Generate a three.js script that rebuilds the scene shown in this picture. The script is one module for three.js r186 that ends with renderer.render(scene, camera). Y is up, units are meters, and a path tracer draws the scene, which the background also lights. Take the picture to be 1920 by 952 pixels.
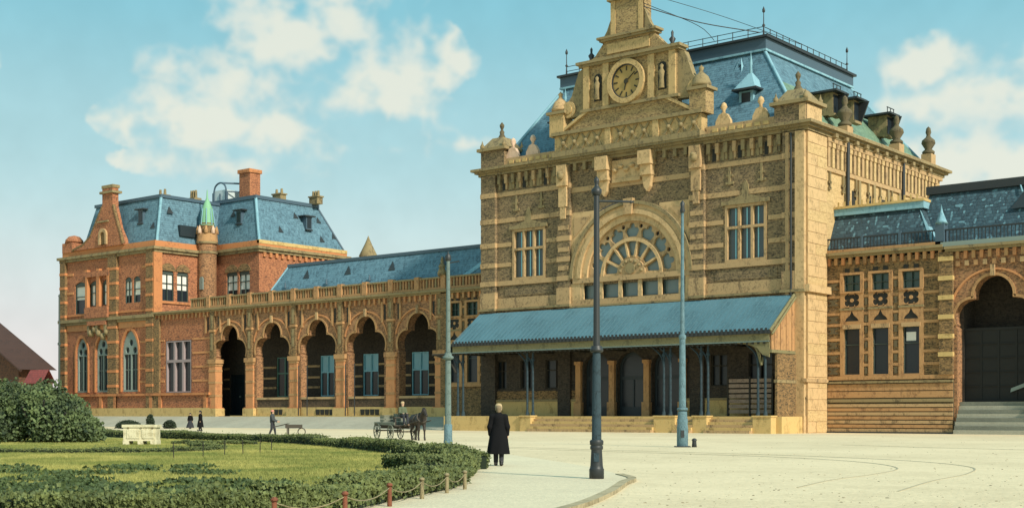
import * as THREE from 'three';
import { mergeGeometries, toCreasedNormals } from 'three/addons/utils/BufferGeometryUtils.js';
import { MarchingCubes } from 'three/addons/objects/MarchingCubes.js';

// ------------------------------------------------------------------ camera, sky, sun, exposure
const W = 1024, H = 507;
const scene = new THREE.Scene();
const YAW = 39.2 * Math.PI / 180, EYE = 1.54;
const camera = new THREE.PerspectiveCamera(2 * Math.atan(476 / 2500) * 180 / Math.PI, W / H, 0.3, 6000);
camera.position.set(0, EYE, 0);
camera.rotation.set(0, YAW, 0);
camera.setViewOffset(W, H, 0, -159.8, W, H);          // rising front: the horizon lies low in the picture
scene.add(camera);
const EXPOSURE = 1.0;

const rng = (s) => () => { s |= 0; s = s + 0x6D2B79F5 | 0; let t = Math.imul(s ^ s >>> 15, 1 | s); t = t + Math.imul(t ^ t >>> 7, 61 | t) ^ t; return ((t ^ t >>> 14) >>> 0) / 4294967296; };
const clamp = (x, a = 0, b = 1) => Math.min(b, Math.max(a, x));
const smooth = (a, b, x) => { const t = clamp((x - a) / (b - a)); return t * t * (3 - 2 * t); };
const lerp = (a, b, t) => a + (b - a) * t;
const mix3 = (a, b, t) => [lerp(a[0], b[0], t), lerp(a[1], b[1], t), lerp(a[2], b[2], t)];
const hash3 = (x, y, z) => { let h = Math.imul(x, 374761393) + Math.imul(y, 668265263) + Math.imul(z, 2147483647 ^ 0x5bd1e995); h = Math.imul(h ^ h >>> 13, 1274126177); return ((h ^ h >>> 16) >>> 0) / 4294967296; };
function vnoise3(x, y, z) {
  const xi = Math.floor(x), yi = Math.floor(y), zi = Math.floor(z), f = (t) => t * t * (3 - 2 * t);
  const a = f(x - xi), b = f(y - yi), c = f(z - zi), h = (i, j, k) => hash3(xi + i, yi + j, zi + k);
  return lerp(lerp(lerp(h(0, 0, 0), h(1, 0, 0), a), lerp(h(0, 1, 0), h(1, 1, 0), a), b), lerp(lerp(h(0, 0, 1), h(1, 0, 1), a), lerp(h(0, 1, 1), h(1, 1, 1), a), b), c);
}
const fbm3 = (x, y, z, o) => { let s = 0, a = 0.5, n = 0; for (let i = 0; i < o; i++) { s += a * vnoise3(x, y, z); n += a; a *= 0.5; x = x * 2.03 + 17.1; y = y * 2.03 + 5.3; z = z * 2.03 + 9.7; } return s / n; };
const lin = (c) => { c /= 255; return c <= 0.04045 ? c / 12.92 : ((c + 0.055) / 1.055) ** 2.4; };
const L = (r, g, b) => [lin(r), lin(g), lin(b)];

// sky: clear blue paling to a milky horizon, with a bank of fair weather cumulus (directions only: azimuth from north of the square, elevation)
{
  const w = 4096, h = 2048, data = new Float32Array(w * h * 4);
  const top = L(134, 198, 214), mid = L(176, 216, 222), low = L(212, 231, 229), hor = L(236, 233, 225), white = L(238, 238, 222), shade = L(196, 220, 222);
  const D = Math.PI / 180;
  // cumulus heaps as [azimuth left(-)/right(+) of the view axis, elevation, half-width, half-height, strength]
  const heaps = [[-10.9, 16.2, 2.2, 1.3, .95], [-9.1, 15.5, 2.4, 1.3, 1], [-6.9, 16.1, 1.7, 1.1, 1], [-5.0, 14.9, 2.6, 1.5, .95], [-3.8, 15.3, 1.5, 1.1, .8], [-2.15, 14.75, .7, .5, .9], [-14.2, 14.2, 2.0, .9, .85], [-12.2, 13.6, 2.2, 1.2, .95], [-10.4, 13.6, 1.5, .9, .8], [-15, 13, 1.6, .8, .8], [-8.0, 13.0, 3.8, .9, .6], [-5.5, 12.9, 2.6, .8, .5], [-13, 12.4, 3, .8, .6], [-5.0, 11.2, 2.6, .5, .7], [-2.2, 11.4, 1.6, .35, .75], [-12, 10.4, 4, .6, .42], [-7, 17.8, 3, 1.2, .7], [-11.5, 12.0, 5, 1.2, .5], [-7, 11.7, 4, 1.0, .5],
    [16.9, 14.0, 1.6, .9, .85], [18.0, 14.4, 1.4, .8, .8], [16.4, 12.3, 1.6, .8, .8], [19.4, 12.2, 2.8, 1.7, .9], [19.8, 10.2, 3.2, 1.8, .95], [17.6, 10.4, 2.2, 1.3, .85], [22.5, 12.5, 3, 2.4, .85], [27, 12, 4, 2.2, .9], [-26, 14, 4, 2, .8], [-33, 12, 5, 2, .9], [40, 15, 5, 2.4, .8]];
  for (let j = 0; j < h; j++) {
    const el = ((j + 0.5) / h - 0.5) * 180, ce = Math.cos(el * D), y = Math.sin(el * D);
    for (let i = 0; i < w; i++) {
      const th = ((i + 0.5) / w - 0.5) * 2 * Math.PI, x = Math.cos(th) * ce, z = Math.sin(th) * ce;
      // azimuth relative to the view axis: forward = (-sin, 0, -cos)
      const fx = -Math.sin(YAW), fz = -Math.cos(YAW), rx = Math.cos(YAW), rz = -Math.sin(YAW);
      const az = Math.atan2(x * rx + z * rz, x * fx + z * fz) / D;
      let c;
      if (el < 0) c = mix3(hor, L(170, 165, 145), smooth(0, -8, el));
      else {
        c = mix3(mix3(mix3(hor, low, smooth(0, 6, el)), mid, smooth(5, 11.5, el)), top, smooth(10, 18.5, el));
        if (el < 9) c = mix3(c, L(232, 222, 222), 0.55 * smooth(-6, -22, az) * smooth(9, 2, el));
        const g = fbm3(x * 60, y * 60, z * 60, 3) - 0.5; c = c.map((t) => t * (1 + 0.10 * g));
        let m = 0;
        if (el < 24 && el > 4) for (const [a, e, ra, re, s] of heaps) {
          const da = (az - a) / ra, de = (el - e) / re; if (Math.abs(da) > 1.6 || Math.abs(de) > 1.6) continue;
          m = Math.max(m, s * (1.25 - Math.sqrt(da * da + (de < 0 ? de * de * 0.8 : de * de))));
        }
        const far = 0.42 * smooth(30, 60, Math.abs(az)) * smooth(3, 10, el) * smooth(60, 30, el);
        if (m > 0 || far > 0) {
          const n = fbm3(x * 22 + 3, y * 30, z * 22, 6), billow = 1 - Math.abs(2 * fbm3(x * 55, y * 60 + 7, z * 55, 4) - 1);
          const dens = Math.max(m * 0.9 + (n - 0.5) * 2.1 + (billow - 0.8) * 0.9, far + (n - 0.62) * 1.5);
          const k = smooth(0.0, 0.85, dens);
          const lit = clamp(0.55 + 1.3 * (n - 0.45) + 0.55 * (dens - 0.4));
          c = mix3(c, mix3(shade, white, lit), k * 0.84);
        }
      }
      const q = (j * w + i) * 4; data[q] = c[0] / EXPOSURE; data[q + 1] = c[1] / EXPOSURE; data[q + 2] = c[2] / EXPOSURE; data[q + 3] = 1;
    }
  }
  const sky = new THREE.DataTexture(data, w, h, THREE.RGBAFormat, THREE.FloatType);
  sky.mapping = THREE.EquirectangularReflectionMapping; sky.magFilter = sky.minFilter = THREE.LinearFilter; sky.needsUpdate = true;
  scene.background = sky; scene.environment = sky;
}
const sun = new THREE.DirectionalLight(new THREE.Color(1.0, 0.93, 0.78), 5);
sun.position.set(-60 + 150, 104, -80 + 34); sun.target.position.set(-60, 0, -80);
sun.castShadow = true; sun.shadow.radius = 9; sun.shadow.mapSize.set(4096, 4096);
Object.assign(sun.shadow.camera, { left: -130, right: 130, top: 90, bottom: -90, near: 1, far: 500 });
scene.add(sun, sun.target);

const renderer = new THREE.WebGLRenderer({ antialias: true });
renderer.setSize(W, H);
renderer.shadowMap.enabled = true;
renderer.toneMapping = THREE.LinearToneMapping;
renderer.toneMappingExposure = EXPOSURE;

// ------------------------------------------------------------------ textures and materials
const sr = (c) => Math.round(255 * clamp(c <= 0.0031308 ? c * 12.92 : 1.055 * c ** (1 / 2.4) - 0.055));
function pn(n, seed) {                                    // periodic value noise on an n x n lattice over the unit square
  const r = rng(seed), t = new Float32Array(n * n); for (let i = 0; i < n * n; i++) t[i] = r();
  return (u, v) => { const x = u * n, y = v * n, xi = Math.floor(x), yi = Math.floor(y), s = (q) => q * q * (3 - 2 * q), a = s(x - xi), b = s(y - yi), g = (i, j) => t[((yi + j) % n + n) % n * n + ((xi + i) % n + n) % n]; return lerp(lerp(g(0, 0), g(1, 0), a), lerp(g(0, 1), g(1, 1), a), b); };
}
function texture(size, metres, fn, srgb = true) {
  const d = new Uint8Array(size * size * 4);
  for (let j = 0; j < size; j++) for (let i = 0; i < size; i++) {
    const c = fn((i + .5) / size, (j + .5) / size), q = (j * size + i) * 4;
    for (let k = 0; k < 3; k++) d[q + k] = srgb ? sr(c[k]) : Math.round(255 * clamp(c[k] ?? c[0]));
    d[q + 3] = 255;
  }
  const t = new THREE.DataTexture(d, size, size); t.wrapS = t.wrapT = THREE.RepeatWrapping; t.magFilter = THREE.LinearFilter; t.minFilter = THREE.LinearMipmapLinearFilter; t.generateMipmaps = true;
  if (srgb) t.colorSpace = THREE.SRGBColorSpace; t.repeat.set(1 / metres, 1 / metres); t.needsUpdate = true;
  return t;
}
const std = (o) => new THREE.MeshStandardMaterial(o);
const flat = (r, g, b, rough = 0.85, more = {}) => std({ color: new THREE.Color().setRGB(r, g, b), roughness: rough, ...more });
// fine brickwork: courses of individually toned bricks, pale joints, plus soot and weather blotches
function brick(base, dark, pale, seed, spread = 1) {
  const M = 8, rows = 104, cols = 34, a = pn(7, seed), b = pn(23, seed + 1), c = pn(90, seed + 2), r = rng(seed + 3), tone = Array.from({ length: rows * cols }, () => r());
  const map = texture(1024, M, (u, v) => {
    const ry = v * rows, row = Math.floor(ry), off = row % 2 ? .5 : 0, cx = u * cols + off, col = Math.floor(cx) % cols, t = tone[row * cols + col];
    let k = [base[0], base[1], base[2]];
    const speck = c(u, v), blot = a(u, v) * .2 + b(u, v) * .3 + .25;
    k = mix3(k, dark, clamp(spread * ((t - .45) * 1.1 + (speck - .45) * 1.5 + (blot - .5) * 1.2)));
    k = mix3(k, pale, clamp(spread * ((.42 - t) * .9 + (.4 - speck) * 1.2 + (.45 - blot) * .9)));
    const jx = Math.min(cx % 1, 1 - cx % 1), jy = ry % 1;
    if (jx < .03 || jy < .14) k = mix3(k, pale, .35);
    return k;
  });
  const bump = texture(512, M, (u, v) => { const ry = v * rows, off = Math.floor(ry) % 2 ? .5 : 0, cx = u * cols + off; return [(Math.min(cx % 1, 1 - cx % 1) < .03 || ry % 1 < .14) ? 0.2 : 0.75 + .25 * c(u, v)]; }, false);
  return std({ map, bumpMap: bump, bumpScale: 0.02, roughness: .92 });
}
function stone(base, dark, seed, M = 6, amt = 1) {
  const a = pn(6, seed), b = pn(21, seed + 1), c = pn(80, seed + 2), d = pn(200, seed + 5);
  const e = pn(64, seed + 9), f = (u, v) => clamp(amt * ((e(u, .5 + .07 * Math.sin(6.2832 * v)) - .55) * .8 + (a(u, v) - .5) * .9 + (b(u, v) - .45) * .9 + (c(u, v) - .5) * .7 + (d(u, v) - .5) * .6));
  return std({ map: texture(512, M, (u, v) => mix3(base, dark, f(u, v)).map((t) => t * (.94 + .12 * d(u, v)))), bumpMap: texture(256, M, (u, v) => [1 - f(u, v) * .6 - .2 * d(u, v)], false), bumpScale: .02, roughness: .9 });
}
function slate(base, dark, pale, seed, patch = 0, row = .3) {
  const M = 6, rows = Math.round(M / row), cols = 24, a = pn(5, seed), b = pn(18, seed + 1), r = rng(seed + 2), tone = Array.from({ length: rows * cols }, () => r()), c = pn(110, seed + 4);
  const at = (u, v) => { const ry = v * rows, rr = Math.floor(ry), cx = u * cols + (rr % 2 ? .5 : 0); return [ry % 1, cx % 1, tone[rr * cols + Math.floor(cx) % cols]]; };
  return std({
    map: texture(1024, M, (u, v) => {
      const [fy, fx, t] = at(u, v), blot = a(u, v) * .55 + b(u, v) * .45;
      let k = mix3(base, dark, clamp((t - .4) * .9 + (blot - .5) * .9 + (c(u, v) - .5) * 1.3));
      k = mix3(k, pale, clamp((.3 - t) * 1.1 + (.42 - blot) * .9));
      if (patch) k = mix3(k, pale, smooth(.80, .88, b(u, v) * .85 + t * .25) * patch);
      if (fy < .1 || fx < .05) k = mix3(k, dark, .6);
      return k;
    }), bumpMap: texture(512, M, (u, v) => { const [fy, fx, t] = at(u, v); return [(fy < .1 || fx < .05) ? .1 : .4 + .4 * (1 - fy) + .2 * t]; }, false), bumpScale: .03, roughness: .62,
  });
}
const M = {
  hallBrick: brick([.215, .150, .080], [.055, .042, .028], [.35, .25, .125], 11, 1.05),
  sunPaintedBrick: brick([.54, .375, .175], [.36, .24, .11], [.64, .47, .25], 21, .8),  // paler version of the hall brick, sunlight painted into its colour
  redBrick: brick([.39, .145, .066], [.13, .055, .032], [.50, .24, .11], 31, 1.05),
  wingBrick: brick([.33, .162, .076], [.10, .06, .034], [.45, .25, .115], 41, 1.15),
  shadeBrick: brick([.050, .040, .030], [.020, .017, .014], [.085, .066, .045], 57, 1), loggiaBrick: brick([.095, .060, .034], [.035, .024, .016], [.155, .10, .05], 51, 1.0),  // near-black brick first: shade under canopy and in loggias painted in
  linkBrick: brick([.215, .13, .055], [.055, .04, .02], [.36, .22, .09], 61, 1.15),
  shedBrick: brick([.12, .050, .026], [.025, .016, .012], [.15, .07, .035], 71, 1.0),
  buff: stone([.45, .298, .148], [.20, .135, .07], 101, 4, 1.25),
  buffPale: stone([.56, .38, .19], [.34, .23, .11], 111, 4, 1.2),
  pier: stone([.54, .245, .10], [.34, .15, .062], 121),
  ochre: stone([.56, .39, .155], [.33, .22, .08], 131),
  cornice: stone([.27, .205, .10], [.075, .060, .036], 141),
  redStone: stone([.50, .20, .075], [.22, .09, .04], 151), gableBuff: stone([.50, .345, .155], [.25, .17, .075], 154, 3, 1.2), gableStone: brick([.36, .245, .11], [.15, .105, .055], [.48, .34, .16], 156), darkStone: stone([.12, .095, .05], [.05, .04, .025], 153),
  wingTrim: stone([.42, .23, .10], [.18, .10, .05], 155, 4), linkStone: stone([.44, .245, .105], [.24, .13, .06], 161),
  pinkStone: stone([.66, .46, .33], [.46, .30, .20], 171),
  slateBlue: slate([.105, .205, .262], [.045, .090, .122], [.165, .295, .36], 201),
  slateDark: slate([.062, .120, .165], [.018, .034, .048], [.16, .33, .42], 211),
  slatePatch: slate([.036, .072, .094], [.014, .028, .038], [.13, .26, .31], 221, .9),
  slateGreen: slate([.155, .25, .165], [.08, .14, .10], [.25, .36, .23], 231),
  zinc: stone([.22, .40, .47], [.13, .27, .34], 241), 
  lead: flat(.055, .095, .13, .55), copper: flat(.20, .42, .24, .7),
  iron: flat(.022, .026, .028, .5), ironBlue: stone([.028, .052, .066], [.016, .026, .032], 244, 1), poleBlue: stone([.125, .215, .25], [.07, .125, .145], 242, 1), poleGrey: stone([.14, .19, .175], [.07, .10, .09], 243, 1),
  frameBlue: flat(.24, .54, .64, .5), framePale: flat(.21, .26, .23, .6), frameLilac: flat(.30, .235, .235, .7), frameWhite: flat(.62, .60, .52, .6), frameDark: flat(.05, .07, .06, .6),
  paneHall: flat(.15, .20, .20, .22), paneWindow: flat(.060, .085, .095, .25), paneDark: flat(.012, .018, .024, .3), paneSky: flat(.22, .50, .60, .3), frameGreen: flat(.08, .20, .16, .5), paneGreen: flat(.045, .085, .07, .25), panePale: flat(.20, .32, .34, .25),
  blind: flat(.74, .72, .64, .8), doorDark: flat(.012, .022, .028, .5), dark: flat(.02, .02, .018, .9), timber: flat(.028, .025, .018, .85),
  fascia: stone([.20, .175, .085], [.08, .075, .04], 251, 3), clockFace: flat(.36, .24, .075, .7), clockInk: flat(.03, .025, .01, .7),
  grille: flat(.018, .018, .014, .8), redTile: slate([.26, .045, .035], [.13, .03, .025], [.34, .07, .05], 261), shedRoof: stone([.060, .028, .020], [.03, .016, .012], 262, 3),
};
M.canopyRoof = (() => {                                    // standing-seam metal sheets, weathered blue
  const a = pn(5, 301), b = pn(40, 302), c = pn(130, 303);
  return std({ map: texture(1024, 8, (u, v) => { let k = mix3([.080, .178, .222], [.05, .112, .142], clamp((a(u, v) - .4) * 1.2 + (b(u, v) - .5) * .6)); k = mix3(k, [.12, .245, .29], clamp((c(u, v) - .55) * 1.5)); return k; }), roughness: .6, metalness: 0 });
})();

// ------------------------------------------------------------------ building kit.  (u, w, v): u along the station front, w up, v away from the square; world = (u, w, -v)
const names = {};
const numbered = (n) => { const k = names[n] = (names[n] ?? -1) + 1; return k ? n + '_' + String(k).padStart(3, '0') : n; };
function thing(name, label, category, [u, w, v], group) {
  const o = new THREE.Group(); o.name = numbered(name); o.position.set(u, w, -v); o.userData = { label, category }; if (group) o.userData.group = group; scene.add(o); return o;
}
function boxUV(g) {                                         // uv in metres from the dominant direction of every face
  if (g.index) g = g.toNonIndexed(); const p = g.attributes.position, n = p.count, uv = new Float32Array(n * 2), a = new THREE.Vector3(), b = new THREE.Vector3(), c = new THREE.Vector3(), nn = new THREE.Vector3();
  for (let i = 0; i < n; i += 3) {
    a.fromBufferAttribute(p, i); b.fromBufferAttribute(p, i + 1); c.fromBufferAttribute(p, i + 2); nn.copy(b).sub(a).cross(c.clone().sub(a)); const X = Math.abs(nn.x), Y = Math.abs(nn.y), Z = Math.abs(nn.z), len = nn.length() || 1;
    [a, b, c].forEach((q, k) => { let s, t; if (Y > .9 * len) { s = q.x; t = q.z; } else if (X > Z) { s = q.z; t = q.y / Math.sqrt(Math.max(.05, 1 - (Y / len) ** 2)); } else { s = q.x; t = q.y / Math.sqrt(Math.max(.05, 1 - (Y / len) ** 2)); } uv[(i + k) * 2] = s; uv[(i + k) * 2 + 1] = t; });
  }
  g.setAttribute('uv', new THREE.BufferAttribute(uv, 2)); for (const k of Object.keys(g.attributes)) if (!['position', 'normal', 'uv'].includes(k)) g.deleteAttribute(k); return g;
}
const rootOf = (o) => { while (o.parent && o.parent !== scene) o = o.parent; return o; };
const merge = (gs) => { gs = gs.map((g) => { if (!g.attributes.normal) g.computeVertexNormals(); return boxUV(g); }); return gs.length === 1 ? gs[0] : mergeGeometries(gs); };
function part(name, geos, mat, parent, label) {            // one named mesh; the geometry comes in world metres
  const g = merge([].concat(geos)), r = rootOf(parent); g.translate(-r.position.x, -r.position.y, -r.position.z);
  const m = new THREE.Mesh(g, mat); m.name = name; m.castShadow = m.receiveShadow = true; if (label) m.userData.label = label; parent.add(m); return m;
}
const box = (u0, u1, w0, w1, v0, v1) => { const g = new THREE.BoxGeometry(Math.abs(u1 - u0), Math.abs(w1 - w0), Math.abs(v1 - v0)); g.translate((u0 + u1) / 2, (w0 + w1) / 2, -(v0 + v1) / 2); return g; };
const cyl = (u, w0, w1, v, r0, r1 = r0, n = 12) => { const g = new THREE.CylinderGeometry(r1, r0, w1 - w0, n); g.translate(u, (w0 + w1) / 2, -v); return g; };
const ball = (u, w, v, r, sy = 1, n = 10) => { const g = new THREE.SphereGeometry(r, n, 8); g.scale(1, sy, 1); g.translate(u, w, -v); return g; };
const lathe = (u, w, v, pts, n = 14) => { const g = new THREE.LatheGeometry(pts.map(([r, y]) => new THREE.Vector2(r, y)), n); g.translate(u, w, -v); return g; };
const tube = (pts, r, seg = 8, rad = 6) => new THREE.TubeGeometry(new THREE.CatmullRomCurve3(pts.map((p) => new THREE.Vector3(p[0], p[1], -p[2]))), seg, r, rad);
const bar = (a, b, r, n = 8) => { const A = new THREE.Vector3(a[0], a[1], -a[2]), B = new THREE.Vector3(b[0], b[1], -b[2]), d = B.clone().sub(A), g = new THREE.CylinderGeometry(r, r, d.length(), n); g.applyQuaternion(new THREE.Quaternion().setFromUnitVectors(new THREE.Vector3(0, 1, 0), d.normalize())); g.translate((A.x + B.x) / 2, (A.y + B.y) / 2, (A.z + B.z) / 2); return g; };
// faces: {t:'F', v} looks at the square, {t:'S', u} looks right.  s along the face, w up; 'out' is how far the front of the piece stands proud
const F = (v) => ({ t: 'F', v }), S = (u) => ({ t: 'S', u });
function ext(shape, depth, f, out = 0, seg = 14) {
  const g = new THREE.ExtrudeGeometry(shape, { depth, bevelEnabled: false, curveSegments: seg });
  if (f.t === 'F') g.translate(0, 0, -f.v + out - depth); else { g.rotateY(Math.PI / 2); g.translate(f.u + out - depth, 0, 0); }
  return g;
}
const fbox = (f, s0, s1, w0, w1, out0, out1) => f.t === 'F' ? box(s0, s1, w0, w1, f.v - out1, f.v - out0) : box(f.u + out0, f.u + out1, w0, w1, s0, s1);
const V2 = (x, y) => new THREE.Vector2(x, y);
const rect = (s0, s1, w0, w1) => [V2(s0, w0), V2(s1, w0), V2(s1, w1), V2(s0, w1)];
const arcPts = (cx, cy, r, a0, a1, n) => Array.from({ length: n + 1 }, (_, i) => { const a = (a0 + (a1 - a0) * i / n) * Math.PI / 180; return V2(cx + r * Math.cos(a), cy + r * Math.sin(a)); });
const roundTop = (s0, s1, w0, sp, n = 12) => [V2(s0, w0), V2(s1, w0), ...arcPts((s0 + s1) / 2, sp, (s1 - s0) / 2, 0, 180, n)];
const segTop = (s0, s1, w0, sp, rise) => { const c = (s1 - s0) / 2, R = (c * c + rise * rise) / (2 * rise), a = Math.asin(c / R) * 180 / Math.PI; return [V2(s0, w0), V2(s1, w0), ...arcPts((s0 + s1) / 2, sp + rise - R, R, 90 - a, 90 + a, 8)]; };
const lancet = (s0, s1, w0, sp) => { const w = s1 - s0; return [V2(s0, w0), V2(s1, w0), ...arcPts(s0 + w * .1, sp, w * .9, 0, 56.2, 7), ...arcPts(s1 - w * .1, sp, w * .9, 123.8, 180, 7)]; };
const poly = (pts, holes = []) => { const s = new THREE.Shape(pts); s.holes = holes.map((h) => new THREE.Path(h)); return s; };
const wall = (name, parent, f, outline, holes, thick, mat, label) => part(name, ext(poly(outline, holes), thick, f, 0), mat, parent, label);
// a window: a frame with lights cut into it and one pane behind each light
function windowUnit(parent, f, s0, s1, w0, w1, o = {}) {
  const { paneTop = null, n = 1, rows = [1], fw = .16, mw = .12, frame = M.buff, pane = M.paneHall, top = null, depth = .3, out = -.12, blind = 0, name = 'window', rise = 0 } = o;
  const outer = top ? top(s0, s1, w0, w1) : rect(s0, s1, w0, w1), holes = [], lw = (s1 - s0 - 2 * fw - (n - 1) * mw) / n, inH = w1 - rise - w0 - 2 * fw - (rows.length - 1) * mw;
  for (let i = 0; i < n; i++) { let y = w0 + fw; for (let j = 0; j < rows.length; j++) { const x = s0 + fw + i * (lw + mw), hh = inH * rows[j]; holes.push([x, x + lw, y, y + hh, j]); y += hh + mw; } }
  const fm = part(name, ext(poly(outer, holes.map((h) => rect(...h.slice(0, 4)))), depth, f, out), frame, parent);
  holes.forEach(([a, b, c, d, j]) => {
    part('pane', fbox(f, a - .02, b + .02, c - .02, d + .02, out - depth * .7 - .03, out - depth * .7), paneTop && j === rows.length - 1 ? paneTop : pane, fm);
    if (blind && d > w1 - rise - blind) part('blind', fbox(f, a + .03, b - .03, Math.max(c, w1 - rise - blind), d - .02, out - depth * .7 + .02, out - depth * .7 + .05), M.blind, fm);
  });
  return fm;
}
function frustum(u0, u1, v0, v1, w0, U0, U1, V0, V1, w1) {
  const g = new THREE.BufferGeometry(), P = [[u0, w0, v0], [u1, w0, v0], [u1, w0, v1], [u0, w0, v1], [U0, w1, V0], [U1, w1, V0], [U1, w1, V1], [U0, w1, V1]].map(([a, b, c]) => [a, b, -c]);
  const q = [[0, 1, 5, 4], [1, 2, 6, 5], [2, 3, 7, 6], [3, 0, 4, 7], [4, 5, 6, 7], [3, 2, 1, 0]], pos = [];
  for (const [a, b, c, d] of q) for (const k of [a, b, c, a, c, d]) pos.push(...P[k]);
  g.setAttribute('position', new THREE.Float32BufferAttribute(pos, 3)); g.computeVertexNormals(); return g;
}
const slopeFace = (f, ...P) => { const pos = []; for (let i = 1; i + 1 < P.length; i++) for (const k of [0, i, i + 1]) pos.push(P[k][0], P[k][1], -P[k][2]); const g = new THREE.BufferGeometry(); g.setAttribute('position', new THREE.Float32BufferAttribute(pos, 3)); g.computeVertexNormals(); return g; };
const hip = (a, b, r = .22) => bar(a, b, r, 6);
const finial = (u, w, v, h, mat, parent, name = 'finial') => part(name, lathe(u, w, v, [[0, 0], [.5, 0], [.5, .12], [.28, .3], [.34, .42], [.14, .55], [.3, .72], [.32, .82], [.12, .93], [0, 1]].map(([r, y]) => [r * h * .42, y * h])), mat, parent);

// ------------------------------------------------------------------ ground
{
  const a = pn(6, 401), b = pn(25, 402), c = pn(120, 403), d = pn(300, 404);
  const sand = (base, dark, seed, m) => { const a = pn(5, seed), b = pn(19, seed + 1), c = pn(90, seed + 2), d = pn(240, seed + 3); return std({ map: texture(1024, m, (u, v) => mix3(base, dark, clamp(.25 + (a(u, v) - .5) * .55 + (b(u, v) - .5) * .35 + (c(u, v) - .5) * .3 + (d(u, v) - .5) * .5))), bumpMap: texture(512, m / 3, (u, v) => [.5 * c(u, v) + .5 * d(u, v)], false), bumpScale: .015, roughness: .95 }); };
  M.square = sand([.72, .585, .375], [.54, .43, .265], 411, 23); M.walk = sand([.69, .59, .40], [.54, .46, .32], 421, 17); M.apronDark = sand([.20, .205, .16], [.13, .135, .11], 441, 13); M.apron = sand([.40, .385, .30], [.28, .27, .21], 431, 13);
}
const structure = (name, g, mat) => { const m = new THREE.Mesh(merge([].concat(g)), mat); m.name = name; m.userData.kind = 'structure'; m.castShadow = m.receiveShadow = true; scene.add(m); return m; };
const sheet = (pts, w, thick) => { const g = new THREE.ExtrudeGeometry(poly(pts.map(([u, v]) => V2(u, v))), { depth: thick, bevelEnabled: false }); g.rotateX(-Math.PI / 2); g.translate(0, w - thick, 0); return g; };
{
  const g = new THREE.CircleGeometry(5000, 64); g.rotateX(-Math.PI / 2); structure('ground', g, M.square);
}

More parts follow.
